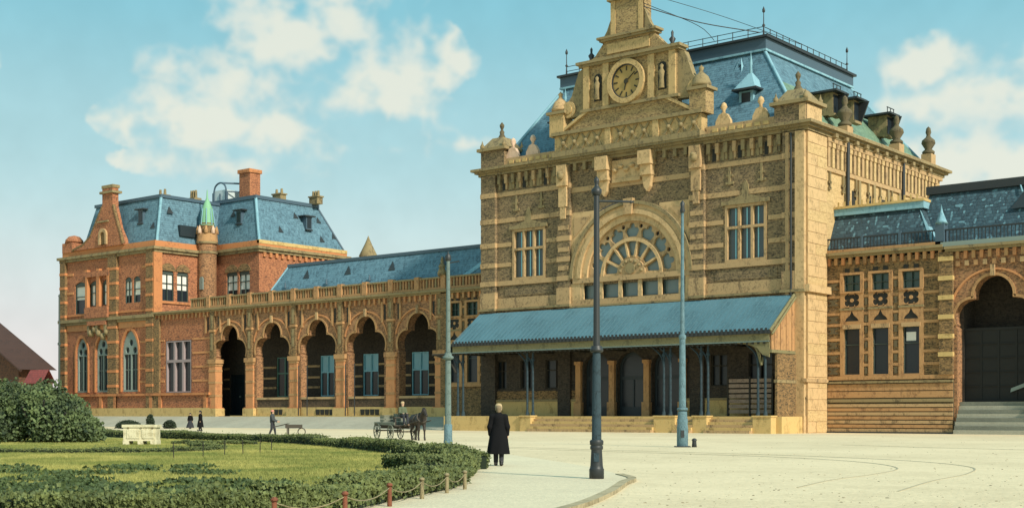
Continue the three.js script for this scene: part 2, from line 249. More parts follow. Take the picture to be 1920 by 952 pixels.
// ------------------------------------------------------------------ the station hall
const hall = thing('station_hall', 'tall grey-brown brick station hall with a clock gable, big fan window and blue mansard roof', 'building', [-66.45, 0, 98]);
{
  const uL = -83.5, uR = -49.4, v0 = 98, v1 = 126.1, uc = -66.45, f = F(v0), s = S(uR);
  const wins = [-77.85, -54.85], WL = 14.2, WH = 19.0, ac = -66.3, aw = 13.85, aR = 5.15;
  const holes = [...wins.map((c) => rect(c - 1.85, c + 1.85, WL, WH)), [V2(ac + aR, aw), ...arcPts(ac, aw, aR, 0, 180, 36)].slice(1)];
  const low = [0, 1, 2, 3, 4].map((i) => [ac - 5.1 + i * 2.1, ac - 5.1 + i * 2.1 + 1.7]); low.forEach(([a, b]) => holes.push(rect(a, b, 11.95, 13.2)));
  const doors = [-70.1, -66.4, -62.7]; doors.forEach((c) => holes.push(roundTop(c - 1.45, c + 1.45, 1.36, 5.6)));
  const shopW = [[-81.9, -80.6], [-78.9, -77.3], [-75.9, -73.6], [-58.2, -56.6], [-54.6, -52.4]]; shopW.forEach(([a, b]) => holes.push(rect(a, b, 3.9, 6.6)));
  wall('front_wall', hall, f, rect(uL, uR, 11.0, 24.5), holes.filter((q) => q[0].y > 11), .9, M.hallBrick); wall('front_wall', hall, f, rect(uL, uR, 0, 11.0), holes.filter((q) => q[0].y < 11), .9, M.shadeBrick, 'brick wall under the canopy with its shade painted near-black');  // lower wall is near-black: the canopy shade is painted into it
  part('side_wall', box(uR - .9, uR, 0, 24.5, v0 + .9, v1), M.sunPaintedBrick, hall, 'yellow side wall of the hall with sunlight painted into its brick colour');  // sunlight on this side is painted as a paler brick
  part('side_wall', box(uL, uL + .9, 0, 24.5, v0 + .9, v1), M.hallBrick, hall); part('rear_wall', box(uL + .9, uR - .9, 0, 24.5, v1 - .9, v1), M.hallBrick, hall);
  part('floor', box(uL + .9, uR - .9, 1.2, 1.36, v0 + .9, v1 - .9), M.apron, hall);
  // stone bands between the pilasters, cut round the windows
  const pil = [[uL - .02, uL + 1.75], [-74.25, -72.85], [-60.1, -58.7], [uR - 1.9, uR + .02]];
  for (const [a, b] of [[pil[0][1], pil[1][0]], [pil[2][1], pil[3][0]]]) {
    const c = a < uc ? wins[0] : wins[1];
    for (const w of [22.25, 19.75]) part('stone_band', fbox(f, a, b, w, w + .42, -.05, .07), M.buff, hall);
    for (const w of [17.45, 15.55]) for (const [x, y] of [[a, c - 2.1], [c + 2.1, b]]) part('stone_band', fbox(f, x, y, w, w + .38, -.05, .07), M.buff, hall);
    part('sill_course', fbox(f, a, b, 13.75, 14.2, -.05, .16), M.buff, hall);
    part('base_course', fbox(f, a, b, 11.5, 12.55, -.05, .14), M.buff, hall); part('string_course', fbox(f, a, b, 11.38, 11.56, -.05, .34), M.cornice, hall);
    const fm = windowUnit(hall, f, c - 1.95, c + 1.95, WL, WH, { n: 3, rows: [.62, .38], fw: .24, mw: .22, frame: M.buff, pane: M.paneWindow, depth: .5, out: .1 });
    // glazing bars
    for (let i = 0; i < 3; i++) part('glazing_bar', fbox(f, c - 1.06 + i * 1.06 - .05, c - 1.06 + i * 1.06 + .05, WL + .3, WH - .3, -.28, -.2), M.frameBlue, fm);
    part('window_head', [fbox(f, c - 2.25, c + 2.25, 18.98, 19.32, -.05, .22), ext(poly([V2(c - 1.8, 19.3), V2(c + 1.8, 19.3), V2(c + .35, 19.75), V2(c + .25, 20.6), V2(c, 21), V2(c - .25, 20.6), V2(c - .35, 19.75)]), .2, f, .12)], M.cornice, hall);
    for (const k of [-1, 1]) part('wall_anchor', [fbox(f, c + k * 1.5 - .1, c + k * 1.5 + .1, 20.7, 22.2, -.02, .12), fbox(f, c + k * 1.5 - .38, c + k * 1.5 + .38, 20.75, 20.95, -.02, .1), fbox(f, c + k * 1.5 - .3, c + k * 1.5 + .3, 21.4, 21.55, -.02, .1)], M.cornice, hall);
    // frieze of small dark niches with stone heads under the cornice
    const n = 9; for (let i = 0; i < n; i++) { const x = a + (b - a) * (i + .5) / n, q = (b - a) / n; part('corbel', [fbox(f, x - .17, x + .17, 23.45, 24.3, -.05, .3), fbox(f, x - .1, x + .1, 22.9, 23.45, -.05, .16)], i % 2 ? M.buff : M.cornice, hall); part('frieze_niche', fbox(f, x + q * .3, x + q * .7, 22.85, 23.9, -.02, .03), i % 3 ? M.cornice : M.grille, hall); }
    part('carved_panel', fbox(f, c - 2.9, c + 2.9, 12.75, 13.6, -.05, .05), M.hallBrick, hall);
  }
  pil.forEach(([a, b], i) => {
    part('pilaster', fbox(f, a, b, 11.2, 24.4, -.1, .35), M.hallBrick, hall); part('lower_pilaster', fbox(f, a, b, 0, 11.2, -.1, .33), i === 3 ? M.hallBrick : M.shadeBrick, hall);
    for (const w of [22.2, 19.7, 17.4, 15.5, 13.75]) part('quoin', fbox(f, a - .04, b + .04, w, w + .46, -.1, .41), M.buff, hall);
    part('quoin', fbox(f, a - .05, b + .05, 11.5, 13.1, -.1, .44), M.buff, hall); part('string_course', fbox(f, a - .15, b + .15, 11.36, 11.58, -.1, .6), M.cornice, hall);
    if (i === 1 || i === 2) { const c = (a + b) / 2; part('console', [fbox(f, c - .55, c + .55, 22.4, 24.3, .2, .75), fbox(f, c - .45, c + .45, 20.5, 22.5, .2, .55), fbox(f, c - .3, c + .3, 19.4, 20.5, .2, .5)], i === 2 ? M.buff : M.buffPale, hall); part('lion_mask', [ball(c, 23.3, v0 - .8, .35, 1.2), ball(c, 23.5, v0 - 1.0, .2)], M.cornice, hall); }
  });
  for (const w of [18.4, 16.4, 14.7]) for (const a of [pil[1], pil[2]]) part('quoin', fbox(f, a[0] + .1, a[1] - .1, w, w + .4, -.1, .4), M.buff, hall);
  part('corner_stripe', fbox(f, uR - .75, uR + .05, 0, 24.3, -.1, .46), M.buffPale, hall); part('corner_stripe', fbox(f, uR - 1.62, uR - 1.32, 0, 24.3, -.1, .43), M.buff, hall);
  part('downpipe', cyl(uR - 1.05, .3, 24.2, v0 - .52, .085), M.iron, hall);
  // fan window
  const rings = [[5.75, 6.2, .25], [5.35, 5.75, .38], [4.75, 5.35, .16]];
  for (const [r0, r1, out] of rings) part('arch_moulding', ext(poly([...arcPts(ac, aw, r1, 0, 180, 40), ...arcPts(ac, aw, r0, 180, 0, 40)]), out + .1, f, out), M.buffPale, hall);
  part('arch_hood', ext(poly([...arcPts(ac, aw, 6.5, 0, 180, 40), ...arcPts(ac, aw, 6.2, 180, 0, 40)]), .55, f, .46), M.cornice, hall);
  part('keystone', ext(poly([V2(ac - .35, aw + 5.3), V2(ac + .35, aw + 5.3), V2(ac + .5, aw + 6.7), V2(ac - .5, aw + 6.7)]), .7, f, .6), M.buff, hall);
  { // stone spandrels either side of the arch
    const sp = (a, b, left) => { const pts = [V2(left ? a : b, aw - .2), V2(left ? a : b, 19.9)]; const e = left ? b : a; pts.push(V2(e, 19.9)); const a0 = Math.acos(clamp((e - ac) / 6.52, -1, 1)) * 180 / Math.PI; pts.push(...arcPts(ac, aw, 6.52, a0, left ? 180 : 0, 16)); return poly(pts); };
    part('spandrel', ext(sp(-72.85, -69.3, true), .12, f, .1), M.buffPale, hall); part('spandrel', ext(sp(-63.3, -60.1, false), .12, f, .1), M.buffPale, hall);
    part('spandrel_panel', ext(poly([V2(-72.5, 19.4), V2(-70.6, 19.4), V2(-72.5, 17.6)]), .1, f, .15), M.buff, hall); part('spandrel_panel', ext(poly([V2(-60.4, 19.4), V2(-62.2, 19.4), V2(-60.4, 17.6)]), .1, f, .15), M.buff, hall);
  }
  { // tracery: hub, seven inner lights, ring, seven outer trefoil lights, small round piercings
    const lights = [], pierce = [], st = 180 / 7;
    for (let i = 0; i < 7; i++) {
      const a = (i + .5) * st, c = [ac, aw], P = (r, t) => V2(c[0] + r * Math.cos(t * Math.PI / 180), c[1] + .12 + r * Math.sin(t * Math.PI / 180));
      lights.push([P(1.62, a - 7.5), P(2.85, a - 10.5), P(2.95, a - 4), P(2.95, a + 4), P(2.85, a + 10.5), P(1.62, a + 7.5)]);
      const o = [P(3.3, a - 8)]; const lobe = (r, t, q, t0, t1) => { const p = P(r, t); for (let k = 0; k <= 6; k++) { const b = (a + t0 + (t1 - t0) * k / 6) * Math.PI / 180; o.push(V2(p.x + q * Math.cos(b), p.y + q * Math.sin(b))); } };
      o.push(P(3.55, a - 9.8)); lobe(3.82, a - 6.3, .30, -110, 25); lobe(4.22, a, .28, -75, 75); lobe(3.82, a + 6.3, .30, -25, 110); o.push(P(3.55, a + 9.8), P(3.3, a + 8));
      lights.push(o);
    }
    for (let i = 1; i < 7; i++) { const a = i * st * Math.PI / 180; pierce.push(arcPts(ac + 4.25 * Math.cos(a), aw + .12 + 4.25 * Math.sin(a), .2, 0, 330, 7)); }
    const tr = part('fan_window', ext(poly([V2(ac - 4.95, aw - .05), V2(ac + 4.95, aw - .05), ...arcPts(ac, aw, 4.95, 0, 180, 40)], [...lights, ...pierce]), .32, f, -.12), M.buff, hall);
    lights.forEach((l) => part('pane', ext(poly(l), .04, f, -.36), M.paneHall, tr)); pierce.forEach((l) => part('pane', ext(poly(l), .04, f, -.36), M.paneDark, tr));
    part('ring', ext(poly([...arcPts(ac, aw, 3.28, 0, 180, 36), ...arcPts(ac, aw, 2.98, 180, 0, 36)]), .3, f, .08), M.buffPale, tr);
    for (let i = 0; i <= 7; i++) { const a = i * st * Math.PI / 180, d = V2(Math.cos(a), Math.sin(a)), n = V2(-d.y * .09, d.x * .09); part('spoke', ext(poly([V2(ac + d.x * 1.5 - n.x, aw + .1 + d.y * 1.5 - n.y), V2(ac + d.x * 3 - n.x, aw + .1 + d.y * 3 - n.y), V2(ac + d.x * 3 + n.x, aw + .1 + d.y * 3 + n.y), V2(ac + d.x * 1.5 + n.x, aw + .1 + d.y * 1.5 + n.y)]), .2, f, .03), M.buffPale, tr); }
    part('hub', ext(poly([V2(ac - 1.5, aw), ...arcPts(ac, aw, 1.5, 180, 0, 18)]), .3, f, .1), M.buff, tr); part('hub_rosette', [ext(poly(arcPts(ac, aw + .55, .5, 0, 345, 16)), .2, f, .22), ...[0, 1, 2, 3, 4, 5, 6].map((i) => ball(ac + 1.15 * Math.cos((i + .5) * st * Math.PI / 180), aw + 1.15 * Math.sin((i + .5) * st * Math.PI / 180) + .1, v0 - .12, .16))], M.cornice, tr);
  }
  part('fan_sill', fbox(f, ac - 6.25, ac + 6.25, 13.4, 13.85, -.3, .3), M.buff, hall);
  low.forEach(([a, b]) => windowUnit(hall, f, a, b, 11.95, 13.3, { fw: .06, frame: M.frameDark, pane: M.paneHall, out: -.15 }));
  for (let i = 0; i <= 5; i++) part('mullion', fbox(f, ac - 5.5 + i * 2.1, ac - 5.1 + i * 2.1, 11.9, 13.4, -.2, .16), M.buffPale, hall);
  for (const [a, b] of [[-72.85, -71.7], [-60.6, -60.1]]) part('stone_block', fbox(f, a, b, 11.6, 13.4, -.1, .2), M.buffPale, hall);
  part('base_course', fbox(f, -72.85, -60.1, 11.35, 11.9, -.1, .22), M.buff, hall); part('string_course', fbox(f, -72.85, -60.1, 11.2, 11.36, -.1, .42), M.cornice, hall);
  // upper middle bay: band, inscription panel between two big brackets
  part('stone_band', fbox(f, -72.85, -60.1, 21.75, 22.2, -.05, .07), M.buff, hall);
  part('relief_panel', [fbox(f, -68.3, -65.1, 22.3, 24.1, -.05, .16), fbox(f, -68.2, -65.2, 22.1, 22.4, -.05, .3), ...[0, 1, 2, 3, 4].map((i) => ball(-67.9 + i * .6, 23.2 + (i % 2) * .3, v0 - .18, .3, .7))], M.buffPale, hall);
  for (const c of [-69.0, -64.4]) part('bracket', [fbox(f, c - .65, c + .65, 23.3, 24.5, -.1, .95), fbox(f, c - .55, c + .55, 22.4, 23.3, -.1, .7), ext(poly([V2(c - .5, 22.4), V2(c + .5, 22.4), V2(c + .3, 21.4), V2(c, 21.0), V2(c - .3, 21.4)]), .5, f, .45)], M.buffPale, hall);
  for (let i = 0; i < 12; i++) { const x = -72.3 + i * 1.07; if (Math.abs(x + 66.7) > 2.9) part('corbel', fbox(f, x - .16, x + .16, 23.7, 24.35, -.05, .35), M.cornice, hall); }
  // cornice all round, then parapet
  const ring = (o0, o1, w0, w1) => [box(uL - o1, uR + o1, w0, w1, v0 - o1, v0 - o0), box(uR + o0, uR + o1, w0, w1, v0 - o0, v1 + o1), box(uL - o1, uL - o0, w0, w1, v0 - o0, v1 + o1)];
  part('cornice', [...ring(-.2, .35, 24.35, 24.62), ...ring(-.2, .62, 24.62, 24.82), ...ring(-.2, .9, 24.82, 25.06)], M.cornice, hall);
  for (const g of [box(uL + .1, -74.5, 25.06, 25.85, v0 - .05, v0 + .5), box(-58.7, uR - .1, 25.06, 25.85, v0 - .05, v0 + .5), box(uR - .5, uR + .05, 25.06, 25.5, v0 + .5, v1), box(uL - .05, uL + .5, 25.06, 25.5, v0 + .5, v1)]) part('parapet', g, M.buff, hall);
  for (let i = 0; i < 7; i++) for (const a of [uL + 3.3, -58]) part('parapet_block', fbox(F(v0 - .05), a + i * .8, a + i * .8 + .5, 25.3, 25.6, 0, .06), M.ochre, hall);
  // side wall: pilaster of stone at the corner, frieze of slender columns, corbels, downpipes
  part('corner_pilaster', fbox(s, v0 - .1, v0 + 3.35, 0, 24.3, -.1, .2), M.buff, hall, 'broad stone corner pier facing right'); for (let i = 0; i < 27; i++) { const w = .05 + i * .9; if (w > 23.6) break; if (i % 2) part('ashlar_block', fbox(s, v0 - .08, v0 + 3.33, w, w + .85, 0, .22 + .01 * (i % 3)), [M.buffPale, M.sunPaintedBrick, M.buffPale][i % 3], hall); else { const k = v0 + 1.2 + .9 * hash3(i, 5, 1); part('ashlar_block', fbox(s, v0 - .08, k, w, w + .85, 0, .22 + .01 * (i % 4)), M.buffPale, hall); part('ashlar_block', fbox(s, k + .05, v0 + 3.33, w, w + .85, 0, .225), i % 4 ? M.buffPale : M.sunPaintedBrick, hall); } } part('string_course', fbox(s, v0 - .4, v0 + 3.6, 11.36, 11.95, -.1, .5), M.buffPale, hall); part('string_course', fbox(s, v0 - .5, v0 + 3.5, 4.1, 4.4, -.1, .32), M.buff, hall);
  part('stone_band', fbox(s, v0 + 3.4, v1, 21.6, 21.95, -.1, .16), M.buff, hall); part('stone_band', fbox(s, v0 + 3.4, v1, 24.0, 24.35, -.1, .3), M.buff, hall); part('frieze_ground', fbox(s, v0 + 4.2, v1 - 1.2, 21.95, 24.0, -.1, .02), M.timber, hall);
  for (let i = 0; i < 30; i++) { const v = v0 + 3.6 + i * .82; if (v > v1 - 1) break; part('colonnette', [fbox(s, v, v + .42, 21.95, 24.0, 0, .2), fbox(s, v - .06, v + .48, 23.6, 24.0, 0, .26)], i % 2 ? M.sunPaintedBrick : M.buff, hall); }
  for (let i = 0; i < 9; i++) { const v = v0 + 4 + i * 2.5; part('wall_anchor', [fbox(s, v, v + .16, 20.2, 21.6, -.05, .2), fbox(s, v - .15, v + .31, 20.6, 20.8, -.05, .2), fbox(s, v - .12, v + .28, 20.1, 20.3, -.05, .2)], M.cornice, hall); }
  for (const v of [v0 + 7.1, v0 + 18.7]) part('downpipe', cyl(uR + .3, 17, 24.4, v, .17), M.iron, hall);
  for (const v of [v0 + 8.5, v0 + 11.5, v0 + 14.5, v0 + 17]) { part('side_niche', fbox(s, v, v + .9, 18.8, 20.6, -.1, .03), M.grille, hall); part('side_pier', fbox(s, v + 1.1, v + 1.5, 18.5, 21.6, -.1, .18), M.cornice, hall); }
  for (let i = 0; i < 11; i++) part('dentil', fbox(s, v0 + 4 + i * 2, v0 + 4.5 + i * 2, 24.35, 24.7, 0, .7), M.cornice, hall);
  // corner and side pedestals with finials
  const pedestal = (u, v, r, w1, fh, mat = M.hallBrick) => {
    const p = part('pedestal', box(u - r, u + r, 25.06, w1, v - r, v + r), mat, hall);
    part('pedestal_cap', [box(u - r - .3, u + r + .3, w1, w1 + .28, v - r - .3, v + r + .3), frustum(u - r, u + r, v - r, v + r, w1 + .28, u - r * .45, u + r * .45, v - r * .45, v + r * .45, w1 + .28 + r * .75)], M.cornice, p);
    for (const [a, b] of [[-1, -1], [1, -1], [1, 1], [-1, 1]]) part('corner_knob', lathe(u + a * (r - .1), w1 + .28, v + b * (r - .1), [[0, 0], [.2, 0], [.22, .3], [.1, .5], [0, .85]], 8), M.cornice, p);
    finial(u, w1 + .28 + r * .7, v, fh, M.darkStone, p);
  };
  pedestal(uL + 1.35, v0 + 1.2, 1.45, 26.75, 1.7); pedestal(uR - 1.3, v0 + 1.2, 1.42, 26.6, 1.7);
  part('pedestal_face', box(uR + .1, uR + .16, 25.15, 26.5, v0 - .1, v0 + 2.5), M.buffPale, hall); part('pedestal_face', box(uR - .45, uR + .1, 25.1, 26.5, v0 - .32, v0 - .25), M.buffPale, hall);
  for (const [v, w] of [[106, 26.0], [116.8, 26.2], [124.3, 26.4]]) { part('urn_pedestal', box(uR - .9, uR + .1, 25.06, w, v - .55, v + .55), M.buff, hall); part('urn', lathe(uR - .4, w, v, [[0, 0], [.55, 0], [.6, .25], [.32, .5], [.66, 1.05], [.6, 1.35], [.25, 1.65], [.18, 1.85], [.27, 2.1], [.2, 2.5], [0, 2.7]], 12), M.darkStone, hall); }
  for (const u of [-80.0, -77.6, -57.1, -53.6]) part('cresting', [ext(poly([V2(u - .75, 25.6), V2(u + .75, 25.6), V2(u + .7, 26.2), V2(u + .38, 26.75), V2(u, 26.9), V2(u - .38, 26.75), V2(u - .7, 26.2)]), .35, f, -.1), lathe(u, 26.8, v0 + .28, [[0, 0], [.16, 0], [.12, .25], [.3, .55], [.2, .85], [0, 1.0]], 10)], u < uc ? M.pinkStone : M.buffPale, hall);
  // clock gable
  const g = F(v0 - .55), gz = .9;
  part('gable_base', [fbox(g, -74.5, -58.7, 25.02, 25.5, -1, .42), fbox(g, -74.6, -58.6, 27.0, 27.3, -1, .3)], M.cornice, hall);
  part('gable_frieze', fbox(g, -74.4, -58.8, 25.5, 27.0, -1, 0), M.gableBuff, hall);
  for (let i = 0; i < 12; i++) { const a = -74.0 + i * 1.26; if (i === 4 || i === 8) { part('frieze_post', fbox(g, a + .3, a + .9, 25.4, 27.1, 0, .2), M.gableBuff, hall); continue; } for (const k of [0, 1]) part('frieze_lattice', ext(poly(k ? [V2(a + .05, 25.6), V2(a + .28, 25.6), V2(a + 1.2, 26.9), V2(a + .97, 26.9)] : [V2(a + .97, 25.6), V2(a + 1.2, 25.6), V2(a + .28, 26.9), V2(a + .05, 26.9)]), .1 + k * .02, g, .08 + k * .02), M.cornice, hall); part('frieze_rosette', ball(a + .62, 26.25, v0 - .62, .22), M.cornice, hall); }
  part('gable_plinth', ext(poly([V2(-74.2, 27.3), V2(-58.9, 27.3), V2(-61.2, 28.4), V2(-62, 28.9), V2(-71.0, 28.9), V2(-72, 28.3)]), .8, g, -.15), M.gableStone, hall);
  for (const g2 of [ext(poly([V2(-73.9, 27.3), V2(-73.4, 27.3), V2(-70.4, 28.85), V2(-70.8, 28.95)]), .4, g, .1), ext(poly([V2(-59.2, 27.3), V2(-59.7, 27.3), V2(-62.6, 28.85), V2(-62.2, 28.95)]), .4, g, .1)]) part('pediment_rake', g2, M.gableBuff, hall);
  part('clock_stage', fbox(g, -71.1, -61.3, 28.4, 33.0, -.95, -.1), M.gableStone, hall);
  part('stage_cornice', [fbox(g, -71.4, -61.0, 28.75, 29.0, -1, .15), fbox(g, -71.5, -60.9, 32.8, 33.0, -1, .25), fbox(g, -71.7, -60.7, 33.0, 33.25, -1, .45)], M.cornice, hall);
  for (const a of [-71.1, -68.95, -64.15, -62.0]) part('stage_pilaster', fbox(g, a, a + .65, 29.0, 32.8, -.2, .12), M.gableBuff, hall);
  for (const c of [-69.6, -62.75]) { part('stage_niche', ext(poly(roundTop(c - .42, c + .42, 29.6, 31.6)), .1, g, -.06), M.grille, hall); part('niche_figure', lathe(c, 29.7, v0 - .58, [[0, 0], [.28, 0], [.2, .9], [.3, 1.4], [.12, 1.7], [.2, 1.95], [0, 2.15]], 8), M.cornice, hall); }
  for (const sg of [-1, 1]) { // scrolls at the sides of the stage
    const x = sg < 0 ? -71.1 : -61.3, P = (a, b) => V2(x + sg * a, b);
    part('scroll', ext(poly([P(0, 28.6), P(2.7, 28.5), P(2.6, 29.4), P(2.0, 29.9), P(1.5, 30.5), P(1.1, 31.6), P(.7, 32.6), P(0, 32.9)]), .7, g, -.2), M.cornice, hall);
    part('scroll_volute', [ext(poly(arcPts(x + sg * 1.8, 29.3, .75, 0, 345, 16)), .9, g, -.08), ext(poly(arcPts(x + sg * 1.8, 29.3, .42, 0, 345, 12)), .3, g, .04)], M.gableBuff, hall);
    const px = sg < 0 ? -74.1 : -59.1; const p = part('gable_pier', fbox(g, px - .8, px + .8, 27.0, 29.0, -1.2, .15), sg < 0 ? M.gableBuff : M.gableStone, hall);
    part('pier_cap', [fbox(g, px - 1.05, px + 1.05, 29.0, 29.25, -1.4, .35)], M.cornice, p); part('pier_dome', lathe(px, 29.25, v0 - .05, [[0, 0], [.85, 0], [.85, .35], [.6, .95], [.25, 1.25], [.15, 1.45], [.24, 1.7], [0, 1.95]], 12), sg < 0 ? M.buff : M.cornice, p);
    part('stage_ball', lathe(x - sg * .6, 33.25, v0 - .2, [[0, 0], [.3, 0], [.16, .3], [.3, .6], [.1, .85], [.12, 1.2], [0, 1.4]], 10), M.iron, hall);
  }
  part('upper_stage', ext(poly([V2(-70.6, 33.25), V2(-61.9, 33.25), V2(-62.7, 33.7), V2(-63.6, 34.6), V2(-63.7, 35.0), V2(-69.0, 35.0), V2(-69.1, 34.6), V2(-69.9, 33.7)]), .75, g, -.15), M.gableStone, hall);
  part('stage_cornice', [fbox(g, -69.3, -63.4, 34.75, 34.95, -1, .15), fbox(g, -69.5, -63.2, 34.95, 35.15, -1, .3)], M.cornice, hall);
  part('upper_panel', fbox(g, -68.6, -64.1, 33.6, 34.5, -.2, -.05), M.gableBuff, hall);
  part('chimney_stage', fbox(g, -68.1, -64.7, 35.15, 38.4, -1.3, -.05), M.gableStone, hall); for (const a of [-68.15, -65.2]) part('quoin', fbox(g, a, a + .5, 35.2, 38.2, -.2, 0), M.gableBuff, hall);
  part('chimney_cap', [fbox(g, -68.4, -64.4, 38.2, 38.5, -1.5, .25), fbox(g, -67.6, -65.2, 38.5, 39.4, -1.2, -.1), fbox(g, -67.9, -64.9, 39.4, 39.7, -1.3, .1)], M.cornice, hall);
  for (const k of [-1, 1]) part('chimney_scroll', ext(poly([V2(-66.4 + k * 1.7, 35.15), V2(-66.4 + k * 2.7, 35.15), V2(-66.4 + k * 2.3, 35.7), V2(-66.4 + k * 1.9, 36.6), V2(-66.4 + k * 1.7, 37)]), .5, g, -.2), M.cornice, hall);
  { // clock
    const cx = -66.4, cw = 30.85, C = (r) => arcPts(cx, cw, r, 0, 350, 35);
    const ck = part('clock', ext(poly(C(1.95), [C(1.5)]), .5, g, .3), M.gableBuff, hall); part('clock_rim', ext(poly(C(1.55), [C(1.42)]), .4, g, .22), M.iron, ck);
    part('clock_dial', ext(poly(C(1.46)), .12, g, .05), M.clockFace, ck);
    for (let i = 0; i < 12; i++) { const a = i * Math.PI / 6, d = V2(Math.sin(a), Math.cos(a)), n = V2(d.y * .06, -d.x * .06), P = (r, k) => V2(cx + d.x * r + k * n.x, cw + d.y * r + k * n.y); part('hour_mark', ext(poly([P(.95, -1), P(1.34, -1), P(1.34, 1), P(.95, 1)]), .05, g, .08), M.clockInk, ck); }
    for (const [deg, len, wd] of [[195, .8, .09], [50, 1.15, .06]]) { const a = deg * Math.PI / 180, d = V2(Math.sin(a), Math.cos(a)), n = V2(d.y * wd, -d.x * wd), P = (r, k) => V2(cx + d.x * r + k * n.x, cw + d.y * r + k * n.y); part('clock_hand', ext(poly([P(-.25, -1), P(len, -.4), P(len, .4), P(-.25, 1)]), .04, g, .13), M.clockInk, ck); }
    part('hub', ext(poly(arcPts(cx, cw, .22, 0, 340, 12)), .06, g, .17), M.clockInk, ck);
  }
  // mansard roof
  const R0 = [uL + .8, uR - .8, v0 + .9, v1 - .5], R1 = [-78.7, -57.0, 105.0, 121.8], rw0 = 25.1, rw1 = 33.7;
  const roof = part('roof', frustum(R0[0], R0[1], R0[2], R0[3], rw0, R1[0], R1[1], R1[2], R1[3], rw1), M.slateBlue, hall, 'blue slate mansard roof');
  { // lower half of the right slope is greener slate
    const t = .55, q = (a, b) => lerp(a, b, t); part('green_slating', slopeFace(0, [R0[1] + .03, rw0 + .03, R0[2] + .2], [R0[1] + .03, rw0 + .03, R0[3] - .2], [q(R0[1], R1[1]) + .03, q(rw0, rw1) + .03, q(R0[3], R1[3]) - .2], [q(R0[1], R1[1]) + .03, q(rw0, rw1) + .03, q(R0[2], R1[2]) + .2]), M.slateGreen, roof, 'mossy green lower slope on the right');
  }
  for (const [a, b] of [[[R0[0], R0[2]], [R1[0], R1[2]]], [[R0[1], R0[2]], [R1[1], R1[2]]], [[R0[1], R0[3]], [R1[1], R1[3]]]]) part('hip', hip([a[0], rw0, a[1]], [b[0], rw1, b[1]], .16), M.zinc, roof);
  part('roof_curb', [box(R1[0] - .45, R1[1] + .45, rw1 - .15, rw1 + .85, R1[2] - .45, R1[3] + .45)], M.lead, roof); part('curb_moulding', [box(R1[0] - .7, R1[1] + .7, rw1 + .85, rw1 + 1.05, R1[2] - .7, R1[3] + .7)], M.iron, roof); part('curb_strip', [box(R1[0] - .5, R1[1] + .5, rw1 - .3, rw1 - .12, R1[2] - .5, R1[3] + .5)], M.zinc, roof);
  { // iron railing on the flat
    const rl = [], w = rw1 + 1.05; for (const [a, b] of [[[R1[0], R1[2]], [R1[1], R1[2]]], [[R1[1], R1[2]], [R1[1], R1[3]]]]) { for (const h of [.45, .9]) rl.push(bar([a[0], w + h, a[1]], [b[0], w + h, b[1]], .035, 5)); for (let i = 0; i <= 14; i++) { const x = lerp(a[0], b[0], i / 14), y = lerp(a[1], b[1], i / 14); rl.push(bar([x, w, y], [x, w + .95, y], .04, 5)); } }
    part('roof_railing', rl, M.iron, roof);
    for (const [u, v] of [[R1[0], R1[2]], [R1[1], R1[2]], [R1[1], R1[3]]]) part('spike', lathe(u, w, v, [[0, 0], [.1, 0], [.05, .9], [.16, 1.0], [.05, 1.15], [.035, 2.1], [.13, 2.2], [.13, 2.4], [0, 2.7]], 8), M.iron, roof);
  }
  // dormers
  const dormer = (u, v, w, side, cap) => {
    const q = side ? [u - 1.6, u + .25, v - .5, v + .5] : [u - .68, u + .68, v - .25, v + 1.6];
    const d = part('dormer', box(q[0], q[1], w, w + 1.9, q[2], q[3]), side ? M.cornice : M.zinc, roof); const ff = side ? S(u + .25) : F(v - .25), c = side ? v : u;
    part('dormer_window', fbox(ff, c - .42, c + .42, w + .2, w + 1.75, -.05, .04), M.paneDark, d); part('dormer_sill', fbox(ff, c - .7, c + .7, w - .15, w + .08, -.3, .22), M.cornice, d);
    part('dormer_eave', box(q[0] - .4, q[1] + .6, w + 1.9, w + 2.06, q[2] - .6, q[3] + .6), M.iron, d); if (side) part('dormer_bracket', ext(poly([V2(0, 0), V2(.2, 0), V2(1.0, 2.0), V2(0, 2.0)]), .16, F(c + .62), .08).translate(u + .2, w - .15, 0), M.iron, d);
    if (cap) { part('dormer_roof', frustum(q[0] - .38, q[1] + .38, q[2] - .38, q[3] + .38, w + 2.06, u - .12, u + .12, v + .5, v + .75, w + 3.6), M.zinc, d); part('dormer_spike', lathe(u, w + 3.5, v + .6, [[0, 0], [.16, 0], [.1, .7], [.15, .85], [0, 2.0]], 8), M.zinc, d); }
    else { const r = []; for (let k = -1; k <= 1; k++) r.push(fbox(ff, c + k * .7 - .03, c + k * .7 + .03, w + 2.06, w + 2.6, .1, .16)); r.push(fbox(ff, c - .8, c + .8, w + 2.55, w + 2.62, .1, .16)); part('dormer_railing', r, M.iron, d); }
  };
  dormer(-56.6, 101.4, 27.3, false, true); dormer(uR - 1.7, 106.4, 27.2, true, false); dormer(uR - 1.7, 110.5, 27.3, true, false); dormer(uR - 1.7, 117.6, 27.2, true, false);
  dormer(-76.6, 101.4, 27.3, false, true);
  for (const [u, v, w] of [[-58.8, 103.5, 31.2]]) part('roof_vent', slopeFace(0, [u - .55, w, v - .15], [u + .55, w, v - .15], [u, w + 1.3, v + .6]), M.iron, roof);
  part('roof_vent_hood', [slopeFace(0, [-58.25, 31.2, 103.3], [-58.1, 31.4, 103.7], [-58.8, 33.1, 104.2]), slopeFace(0, [-59.35, 31.2, 103.3], [-58.8, 33.1, 104.2], [-59.4, 31.4, 103.7])], M.zinc, roof);
